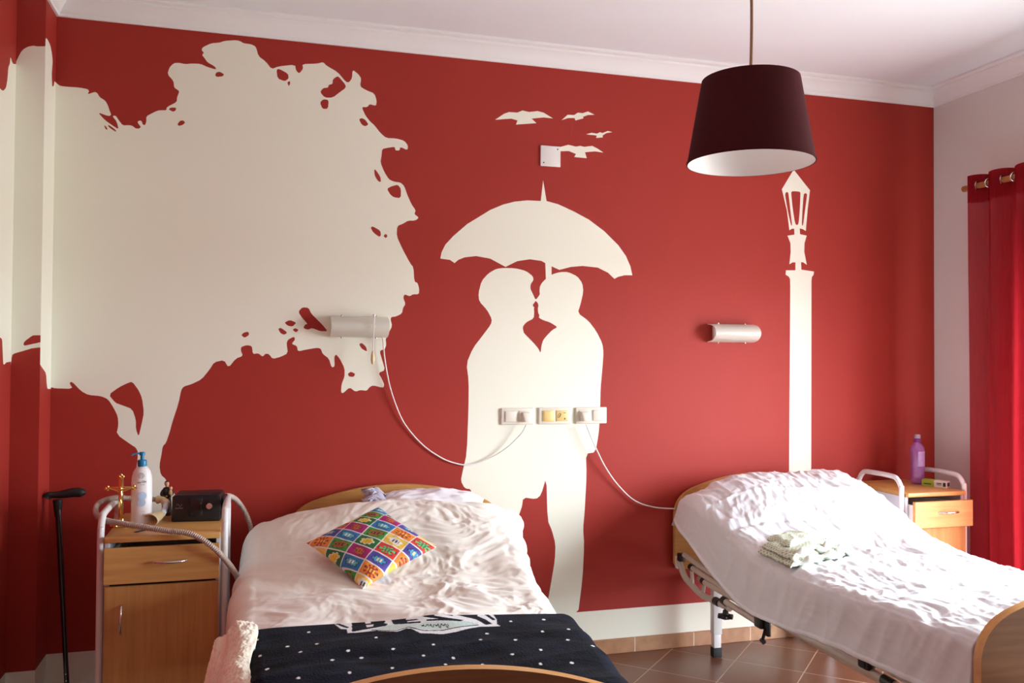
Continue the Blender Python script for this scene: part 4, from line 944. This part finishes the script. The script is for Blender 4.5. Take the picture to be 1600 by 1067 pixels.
# hose
hp = [(.700, -.34, .905), (.735, -.23, .885), (.764, -.10, .84), (.800, -.075, .775), (.82, -.085, .69), (.80, -.2, .55), (.785, -.42, .53), (.778, -.60, .618), (.748, -.68, .695), (.690, -.725, .775), (.612, -.71, .825), (.527, -.69, .838), (.455, -.67, .850), (.363, -.64, .864), (.300, -.585, .870), (.262, -.51, .886), (.262, -.43, .908), (.308, -.36, .915), (.363, -.325, .905), (.433, -.31, .897), (.470, -.31, .894)]
hz = empty('breathing_hose', (.45, -.5, ZT), 0, 'ribbed grey breathing hose looping across the left bedside cabinet', 'hose')
pts = catmull(hp, 60); q_ = []; acc = 0; last = pts[0]; q_ = [pts[0]]
for p in pts[1:]:
    acc += (p-last).length; last = p
    if acc >= .0011: q_.append(p); acc = 0
off = Vector(hz.location)
bm = bmesh.new(); tube(bm, [p-off for p in q_], lambda i, s: .0094+.0021*math.sin(s*2*math.pi/.0074), 14); fin('ribbed_tube', bm, HOSE, hz, 180)
el = catmull([(.458, -.312, .895), (.480, -.325, .894), (.493, -.36, .884), (.493, -.40, .868), (.482, -.44, .852)], 6)
bm = bmesh.new(); tube(bm, [p-off for p in el[:14]], lambda i, s: .0135+(.003 if i in (0, 1, 10, 11) else 0), 16); fin('cuff', bm, CREAMP, hz, 50)
bm = bmesh.new(); tube(bm, [p-off for p in el[12:]], lambda i, s: .0115+(.002 if i % 5 == 0 else 0), 16); fin('connector', bm, GREYP, hz, 50)
bm = bmesh.new()
A0 = Vector((.478, -.448, .856))-off; dirv = (Vector((.440, -.51, .842))-Vector((.478, -.448, .856))).normalized()
Mq = dirv.to_track_quat('Z', 'Y').to_matrix().to_4x4()
prof = [(.014, -.014), (.019, -.004), (.024, .008), (.026, .024), (.027, .036), (.032, .044), (.034, .050), (.031, .054), (.025, .048), (.021, .030), (.016, .006)]
lathe(bm, prof, 28, A0, M=Mq, sx=1.0, sy=.72); fin('nasal_mask', bm, CREAMP, hz, 60)
# statuette
st = empty('saint_statuette', (.487, -.255, ZT), .1, 'small painted statuette of a robed friar holding a child, behind the hose cuff', 'statuette')
bm = bmesh.new(); lathe(bm, [(0, 0), (.026, 0), (.027, .012), (.023, .018), (0, .018)], 24); fin('base', bm, HABIT, st)
bm = bmesh.new(); lathe(bm, [(.021, .016), (.020, .05), (.017, .075), (.019, .095), (.020, .112), (.014, .122), (.006, .126), (0, .127)], 24, sy=.8)
for s, pth in ((-1, [(-.015, -.004, .112), (-.022, -.008, .095), (-.012, -.020, .085), (.0, -.024, .086)]), (1, [(.015, -.004, .112), (.023, -.010, .098), (.014, -.020, .09), (.004, -.023, .092)])):
    tube(bm, catmull(pth, 5), .0065, 10)
fin('robe', bm, HABIT, st, 60)
bm = bmesh.new(); lathe(bm, [(0, .120), (.005, .122), (.0055, .128), (.0085, .132), (.0098, .139), (.0085, .147), (0, .150)], 18)
lathe(bm, [(0, -.003), (.0025, 0), (0, .004)], 8, (0, -.0090, .137)); fin('head', bm, SKIN, st, 60)
bm = bmesh.new(); lathe(bm, [(0, -.005), (.005, 0), (0, .005)], 10, (-.001, -.027, .087)); fin('hand', bm, SKIN, st, 60)
bm = bmesh.new(); lathe(bm, [(.0095, .133), (.0104, .139), (.0102, .146), (.006, .1515), (0, .1525)], 18, (0, .0022, 0)); fin('hair', bm, HAIRM, st, 60)
ch = None
bm = bmesh.new(); lathe(bm, [(0, .085), (.009, .087), (.008, .10), (.006, .110), (.003, .114), (0, .114)], 16, (.015, -.018, 0)); lathe(bm, [(0, .112), (.006, .116), (.007, .121), (.005, .127), (0, .128)], 14, (.016, -.018, 0)); ch = fin('child_figure', bm, mat('cream_painted_child', rgb(226, 186, 130), .5, var=.15, vscale=60), st, 60)
st.scale = (.92, .92, .92)
# black strap
bm = bmesh.new(); box(bm, (-.055, -.009, 0), (.055, .009, .0022), .0008, 1)
sp_ = fin('black_strap', bm, BLACKM); sp_.location = (.445, -.565, ZT+.0005); sp_.rotation_euler = (0, 0, math.radians(52)); tag(sp_, 'flat black strap lying on the left cabinet top in front of the lotion bottle', 'strap')
# walking cane
cn = empty('walking_cane', (.088, -.115, 0), 0, 'black walking cane leaning in the corner left of the bedside cabinet', 'walking cane')
top_, bot = Vector((.057-.088, 0, .865)), Vector((.045, -.125, .012))
bm = bmesh.new(); tube(bm, [bot+(top_-bot)*t for t in np.linspace(.02, .60, 8)], .0098, 16); fin('lower_shaft', bm, CANEM, cn)
bm = bmesh.new(); tube(bm, [bot+(top_-bot)*t for t in np.linspace(.58, 1.0, 8)], .0115, 16)
fin('upper_shaft', bm, CANEM, cn)
bm = bmesh.new(); tube(bm, catmull([top_+Vector((.001, 0, -.055)), top_+Vector((0, 0, -.01)), top_+Vector((-.001, 0, .015))], 4), lambda i, s: .0125+.006*min(1, s/.06), 14)
hpts = catmull([(-.074, 0, .890), (-.066, 0, .899), (-.045, 0, .900), (-.028, 0, .900), (.0, 0, .903), (.03, 0, .907), (.058, 0, .905), (.072, 0, .900)], 5)
tube(bm, hpts, lambda i, s: (.0165-.003*math.sin(i*.17))*(1-.75*max(0, (i-28)/7)**2), 14)
fin('handle', bm, BLACKM, cn, 60)
bm = bmesh.new(); d_ = (bot-top_).normalized(); lathe(bm, [(.011, .0), (.0165, .004), (.015, .045), (.010, .05)], 18, (bot.x, bot.y, 0)); fin('rubber_tip', bm, RUBBER, cn)
bm = bmesh.new(); bp_ = bot+(top_-bot)*.15
for k in range(4):
    c = bot+(top_-bot)*(.13+.03*k); lathe(bm, [(0, 0), (.003, .0), (.0025, .0015), (0, .002)], 10, c+Vector((0, -.0098, 0)), M=Matrix.Rotation(math.pi/2, 4, 'X'))
fin('height_button', bm, CHROME, cn)

# things on the right cabinet
wb = empty('water_bottle', (4.205, -.225, ZT), .3, 'clear purple plastic sports bottle standing on the right bedside cabinet', 'water bottle')
bm = bmesh.new()
outer = [(0, .002), (.030, 0), (.0365, .006), (.0375, .02), (.0375, .085), (.036, .095), (.0375, .11), (.0375, .185), (.036, .205), (.028, .220), (.018, .228), (.0165, .240)]
lathe(bm, outer+[(.0150, .240), (.0165, .228), (.0265, .218), (.0345, .204), (.036, .185), (.036, .02), (.034, .008), (0, .006)], 36)
fin('bottle', bm, PURPLE, wb, 50)
bm = bmesh.new(); lathe(bm, [(0, .236), (.0185, .236), (.019, .240), (.019, .254), (.015, .258), (.010, .260), (.010, .268), (0, .268)], 24); fin('cap', bm, mat('violet_cap_plastic', rgb(120, 40, 120), .35), wb)
bm = bmesh.new(); lathe(bm, [(0, .256), (.0145, .256), (.0165, .262), (.0165, .274), (.013, .280), (0, .281)], 24); fin('spout_cover', bm, mat('lilac_clear_plastic', rgb(206, 190, 216), .2, trans=.3), wb)
bm = bmesh.new(); seg = [(-.9+1.5*i/16) for i in range(17)]
A_ = [bm.verts.new((.0379*math.sin(t), -.0379*math.cos(t), .10)) for t in seg]; B_ = [bm.verts.new((.0379*math.sin(t), -.0379*math.cos(t), .185)) for t in seg]
for i in range(16): bm.faces.new((A_[i], A_[i+1], B_[i+1], B_[i]))
fin('label', bm, mat('lilac_label', rgb(190, 160, 210), .35, var=.25, vscale=50), wb)
wb.scale = (.95, .95, .93)
mb = empty('medicine_box', (4.215, -.345, ZT), math.radians(-66), 'small lime green and white medicine carton beside the purple bottle', 'box')
bm = bmesh.new(); box(bm, (-.055, -.019, 0), (.0, .019, .028), .0008, 1, 0); box(bm, (0, -.019, 0), (.055, .019, .028), .0008, 1, 1); fin('carton', bm, [GREENB, WHITEB], mb, 30)
for lo_, hi_ in (((.0548, -.011, .007), (.0556, .011, .022)), ((.012, -.0196, .010), (.034, -.0188, .012)), ((.012, -.0196, .015), (.034, -.0188, .019)), ((.040, -.0196, .006), (.052, -.0188, .022)), ((-.045, -.0196, .009), (-.012, -.0188, .013))):
    bm = bmesh.new(); box(bm, lo_, hi_); fin('printed_mark', bm, INK, mb, 0)
mb.scale = (1.15, 1.15, 1.25)
bm = bmesh.new(); lathe(bm, [(0, 0), (.020, 0), (.021, .003), (.019, .011), (.015, .013), (0, .013)], 24); ct = fin('white_cap', bm, WHITEP); ct.location = (4.232, -.268, ZT+.0003); tag(ct, 'small round white cap between the purple bottle and the medicine carton', 'cap')

# ------------------------------------------------------------------ wall things
def wall_lamp(xc, zc, L_, label):
    t = empty('wall_lamp', (xc, 0, zc), 0, label, 'wall lamp', 'half-round bed lamps on the mural wall')
    bm = bmesh.new(); box(bm, (-L_/2+.03, -.022, -.035), (L_/2-.03, 0, .035), .004); fin('back_plate', bm, WHITEP, t)
    R0 = .048; D = .095
    n = 20
    def ring_(r, d, th0=0): return [(-r*math.cos(math.pi*i/n), r*math.sin(math.pi*i/n)*d/r) for i in range(n+1)]
    bm = bmesh.new()
    P_ = []
    for x in np.linspace(-L_/2, L_/2, 9):
        P_.append(([bm.verts.new((x, -.006-b, a)) for a, b in ring_(R0, D-.006)], [bm.verts.new((x, -.006-b, a)) for a, b in ring_(R0-.004, D-.010)]))
    for (o1, i1), (o2, i2) in zip(P_, P_[1:]):
        for k in range(n):
            bm.faces.new((o1[k], o1[k+1], o2[k+1], o2[k])); bm.faces.new((i1[k], i2[k], i2[k+1], i1[k+1]))
        for k in (0, n): bm.faces.new((o1[k], o2[k], i2[k], i1[k]))
    for o1, i1 in (P_[0], P_[-1]):
        for k in range(n): bm.faces.new((o1[k], i1[k], i1[k+1], o1[k+1]))
    fin('glass_shade', bm, OPALG, t, 50)
    for x in (-L_*.3, L_*.3):
        for s in (-1, 1):
            bm = bmesh.new(); lathe(bm, [(0, -.004), (.0045, -.003), (.005, 0), (.0045, .003), (0, .004)], 12, (x, -.022, s*.050)); fin('clip', bm, CHROME, t)
    bm = bmesh.new(); tube(bm, [(-L_*.32, -.045, 0), (L_*.32, -.045, 0)], .014, 16); fin('bulb', bm, mat('white_lamp_tube', (.9, .9, .88), .3), t)
    return t
WL = wall_lamp(1.285, 1.612, .262, 'frosted half-round wall lamp with pull cord on the white tree')
wall_lamp(3.215, 1.610, .262, 'frosted half-round wall lamp alone on the red wall')
oL = Vector((1.285, 0, 1.612))
bm = bmesh.new(); tube(bm, catmull([Vector(p)-oL for p in ((1.346, -.100, 1.660), (1.343, -.106, 1.62), (1.341, -.104, 1.56), (1.340, -.100, 1.500))], 5), .0022, 8)
lathe(bm, [(0, -.008), (.006, -.006), (.007, 0), (.006, .006), (0, .008)], 12, Vector((1.346, -.085, 1.662))-oL)
pc = fin('pull_cord', bm, WHITEP, WL, 60)
bm = bmesh.new(); lathe(bm, [(0, -.062), (.005, -.060), (.0095, -.045), (.0095, -.03), (.006, -.008), (.003, 0), (0, 0)], 16, Vector((1.340, -.100, 1.502))-oL); fin('toggle', bm, CREAMP, pc)
bm = bmesh.new(); cpts = [(1.378, -.02, 1.585), (1.395, -.03, 1.555), (1.404, -.03, 1.467), (1.432, -.024, 1.33), (1.482, -.016, 1.198), (1.53, -.012, 1.125), (1.59, -.010, 1.061), (1.65, -.010, 1.016), (1.714, -.010, .982), (1.792, -.010, .962), (1.865, -.012, .972), (1.934, -.018, 1.001), (1.99, -.026, 1.035), (2.035, -.034, 1.075), (2.07, -.042, 1.115), (2.088, -.046, 1.150)]
tube(bm, catmull([Vector(p)-oL for p in cpts], 6), .0034, 8); fin('power_cord', bm, WHITEP, WL, 60)
def plug_bm(bm, x, z):
    """angled mains plug: wedge narrowing towards the cable at the bottom."""
    v = [bm.verts.new(p) for p in ((x-.021, -.010, z+.024), (x+.021, -.010, z+.024), (x+.021, -.010, z-.026), (x-.021, -.010, z-.026), (x-.019, -.034, z+.020), (x+.019, -.034, z+.020), (x+.012, -.048, z-.024), (x-.012, -.048, z-.024))]
    for f in ((0, 1, 2, 3), (4, 7, 6, 5), (0, 4, 5, 1), (1, 5, 6, 2), (2, 6, 7, 3), (3, 7, 4, 0)): bm.faces.new([v[i] for i in f])
    r = bmesh.ops.bevel(bm, geom=list(set(e for q in v for e in q.link_edges)), offset=.004, segments=2, affect='EDGES', profile=.5)
bm = bmesh.new(); plug_bm(bm, 2.094-oL.x, 1.188-oL.z); fin('plug', bm, OUTLET, WL, 40)
def outlet(x0, x1, z, label, kinds):
    t = empty('wall_outlet', ((x0+x1)/2, 0, z), 0, label, 'wall outlet', 'double outlets in a row on the painted couple')
    w = x1-x0
    bm = bmesh.new()
    box(bm, (-w/2, -.012, -.041), (w/2, 0, .041), .005, 3)
    fin('cover_frame', bm, OUTLET, t)
    for k, kd in enumerate(kinds):
        x = (-.036, .036)[k]; m = IVORY if kd.startswith('i') else OUTLET
        bm = bmesh.new(); box(bm, (x-.030, -.0165, -.027), (x+.030, -.010, .027), .0025, 2)
        if kd == 'irocker': box(bm, (x-.024, -.0195, -.024), (x+.020, -.0150, .024), .002)
        if kd == 'switch': box(bm, (x-.027, -.0185, -.025), (x+.027, -.0150, .025), .0015)
        o = fin('rocker_switch' if 'rock' in kd or kd == 'switch' else 'socket_insert', bm, m, t)
        if kd == 'ikey':
            bm = bmesh.new()
            tube(bm, [Vector((x-.016+.006*math.cos(a_)+.004*math.sin(a_), -.0170, .002+.011*math.sin(a_))) for a_ in np.linspace(0, 6.28, 20)], .0011, 6)
            tube(bm, [(x-.018, -.0170, -.004), (x-.006, -.0170, .010)], .001, 6); box(bm, (x+.005, -.0172, .013), (x+.018, -.0164, .016)); box(bm, (x+.010, -.0172, -.018), (x+.016, -.0164, -.010))
            fin('symbol', bm, mat('dark_grey_symbol', rgb(90, 80, 70), .5), o)
    return t
outlet(1.972, 2.138, 1.190, 'white double outlet leftmost of the three, with the lamp plug in it', ('switch', 'socket'))
outlet(2.163, 2.331, 1.190, 'double outlet in the middle of the row with yellowed ivory inserts', ('irocker', 'ikey'))
outlet(2.355, 2.521, 1.190, 'white double outlet rightmost of the three, crossing onto the red paint', ('socket', 'switch'))
pc = empty('power_cable', (2.40, 0, 1.16), 0, 'white power cable hanging from the right outlet to the right bed', 'power cable'); oP = Vector(pc.location)
bm = bmesh.new(); plug_bm(bm, 2.398-oP.x, 1.188-oP.z); fin('plug', bm, OUTLET, pc, 40)
bm = bmesh.new(); tube(bm, catmull([Vector(p)-oP for p in ((2.396, -.046, 1.150), (2.42, -.05, 1.09), (2.46, -.045, 1.01), (2.50, -.038, .94), (2.56, -.028, .86), (2.638, -.02, .783), (2.70, -.02, .745), (2.77, -.022, .724), (2.83, -.024, .715), (2.90, -.026, .71), (3.0, -.028, .70))], 6), .0034, 8); fin('cable', bm, WHITEP, pc, 60)
bpz = empty('blanking_plate', (2.217, 0, 2.471), 0, 'square white blanking plate with two screws beside the painted birds', 'blanking plate')
bm = bmesh.new(); box(bm, (-.052, -.010, -.051), (.052, 0, .051), .003); fin('plate', bm, WHITEP, bpz)
for x, z in ((.036, .036), (-.036, -.034)):
    bm = bmesh.new(); lathe(bm, [(0, .0100), (.0034, .0100), (.003, .0112), (0, .0115)], 12, (x, 0, z), M=Matrix.Rotation(math.pi/2, 4, 'X')); fin('screw', bm, BLACKM, bpz)

# ------------------------------------------------------------------ pendant lamp
PX, PY, PZ = 2.362, -1.60, 2.108
pd = empty('pendant_lamp', (PX, PY, HZ), 0, 'dark maroon drum shade pendant hanging from the ceiling on a braided cord', 'pendant lamp')
zo = PZ-HZ; RB_, RT_, H_ = .203, .156, .272
bm = bmesh.new(); lathe(bm, [(RB_, zo), (RT_, zo+H_), (RT_-.002, zo+H_), (RB_-.002, zo)], 72)
lathe(bm, [(RB_-.001, zo+.001), (RB_+.0012, zo+.0005), (RB_+.0012, zo+.007), (RB_-.0005, zo+.008)], 72); fin('lamp_shade', bm, SHADE, pd, 50)
bm = bmesh.new(); lathe(bm, [(RB_-.0022, zo+.0005), (RT_-.0025, zo+H_-.001), (RT_-.0035, zo+H_-.001), (RB_-.0034, zo+.0005)], 72); fin('shade_lining', bm, LINING, pd, 50)
bm = bmesh.new()
for k in range(3): a_ = k*2*math.pi/3+.4; tube(bm, [(.022*math.cos(a_), .022*math.sin(a_), zo+H_-.03), ((RT_-.003)*math.cos(a_), (RT_-.003)*math.sin(a_), zo+H_-.012)], .0022, 8)
tube(bm, [(.022*math.cos(a_), .022*math.sin(a_), zo+H_-.03) for a_ in np.linspace(0, 6.283, 25)], .0022, 8, cap=False); fin('shade_ring', bm, WMETAL, pd)
bm = bmesh.new(); lathe(bm, [(0, zo+H_-.095), (.018, zo+H_-.095), (.020, zo+H_-.05), (.020, zo+H_-.02), (.012, zo+H_+.0), (.006, zo+H_+.012), (0, zo+H_+.012)], 24); fin('lamp_holder', bm, WHITEP, pd)
bm = bmesh.new(); tube(bm, [(0.004*math.sin(t*5), 0, zo+H_+.01+t*(-zo-H_-.01)) for t in np.linspace(0, 1, 12)], .0048, 10); fin('cord', bm, CORDM, pd)
bm = bmesh.new(); lathe(bm, [(0, -.028), (.03, -.028), (.048, -.018), (.052, 0), (0, 0)], 32); fin('ceiling_rose', bm, WHITEP, pd)

# ------------------------------------------------------------------ curtain and rod
XC = 4.378; ZR = 2.372
rd = empty('curtain_rod', (XC, -.37, ZR), 0, 'round wooden curtain rod above the balcony window', 'curtain rod')
bm = bmesh.new(); tube(bm, [(0, y, 0) for y in (0, -.4, -1., -2.7)], .0145, 20); fin('rod', bm, RODW, rd)
bm = bmesh.new(); tube(bm, [(0, .004, 0), (0, -.01, 0)], .0160, 20); fin('end_knob', bm, RODW, rd)
for y in (-.08, -2.6):
    bm = bmesh.new(); box(bm, (.012, y-.008, -.010), (RW-XC, y+.008, .004), .002); box(bm, (RW-XC-.006, y-.02, -.03), (RW-XC, y+.02, .03), .002); fin('bracket', bm, RODW, rd)
ctn = empty('sheer_curtain', (XC, -.45, 0), 0, 'sheer red curtain hanging on rings in front of the balcony window', 'curtain')
ny, nz = 300, 110
yy = np.linspace(0, 1, ny)
zz = np.concatenate([np.linspace(.02, 2.285, nz-14), np.linspace(2.30, 2.425, 14)])
Yg, Zg = np.meshgrid(yy, zz)
y_w = -.430-.72*Yg
ph = Yg*2*np.pi*4.6
sp2 = smooth01(Zg, 0, 2.4)
xx = XC-.004+(.030+.004*np.sin(ph*.31+1))*np.sin(ph-1.25)*(.75+.25*sp2)+.006*np.sin(ph*2.2+Zg*1.1)*(1-sp2)+.008*np.sin(Zg*1.3+Yg*9)*(1-sp2)
y_w = y_w+.018*np.sin(ph*.5+Zg*.8)*(1-sp2)*Yg+.008*np.sin(Zg*2.1)*(1-Yg)*(1-sp2)
zw = Zg+.006*np.sin(ph*1.0)*(Zg > 2.4)
PC = np.stack([xx-XC, y_w+.45, zw], -1)
k_ = nz-14
grid_mesh('curtain_panel', PC, CURT, ctn)
bm = bmesh.new()
hm = PC[k_-1:, :, :].copy(); n_ = normals(hm)
o_ = grid_mesh('heading_band', hm+n_*.0025, CURT, ctn)
# rings where the cloth crosses the rod
for i in range(9):
    phx = math.pi*i+1.25
    t = phx/(2*math.pi*4.6)
    if t > 1: break
    y = -.430-.72*t+.45
    bm = bmesh.new(); s = 1 if i % 2 == 0 else -1
    Rg = Matrix.Rotation(math.pi/2, 4, 'X') @ Matrix.Rotation(s*.35, 4, 'Y')
    prof = [(.0205+.0045*math.cos(a_), .0030*math.sin(a_)) for a_ in np.linspace(0, 2*math.pi, 9)]
    lathe(bm, prof, 28, (-.004, y, ZR), M=Rg); fin('ring', bm, CHROME, ctn, 60)
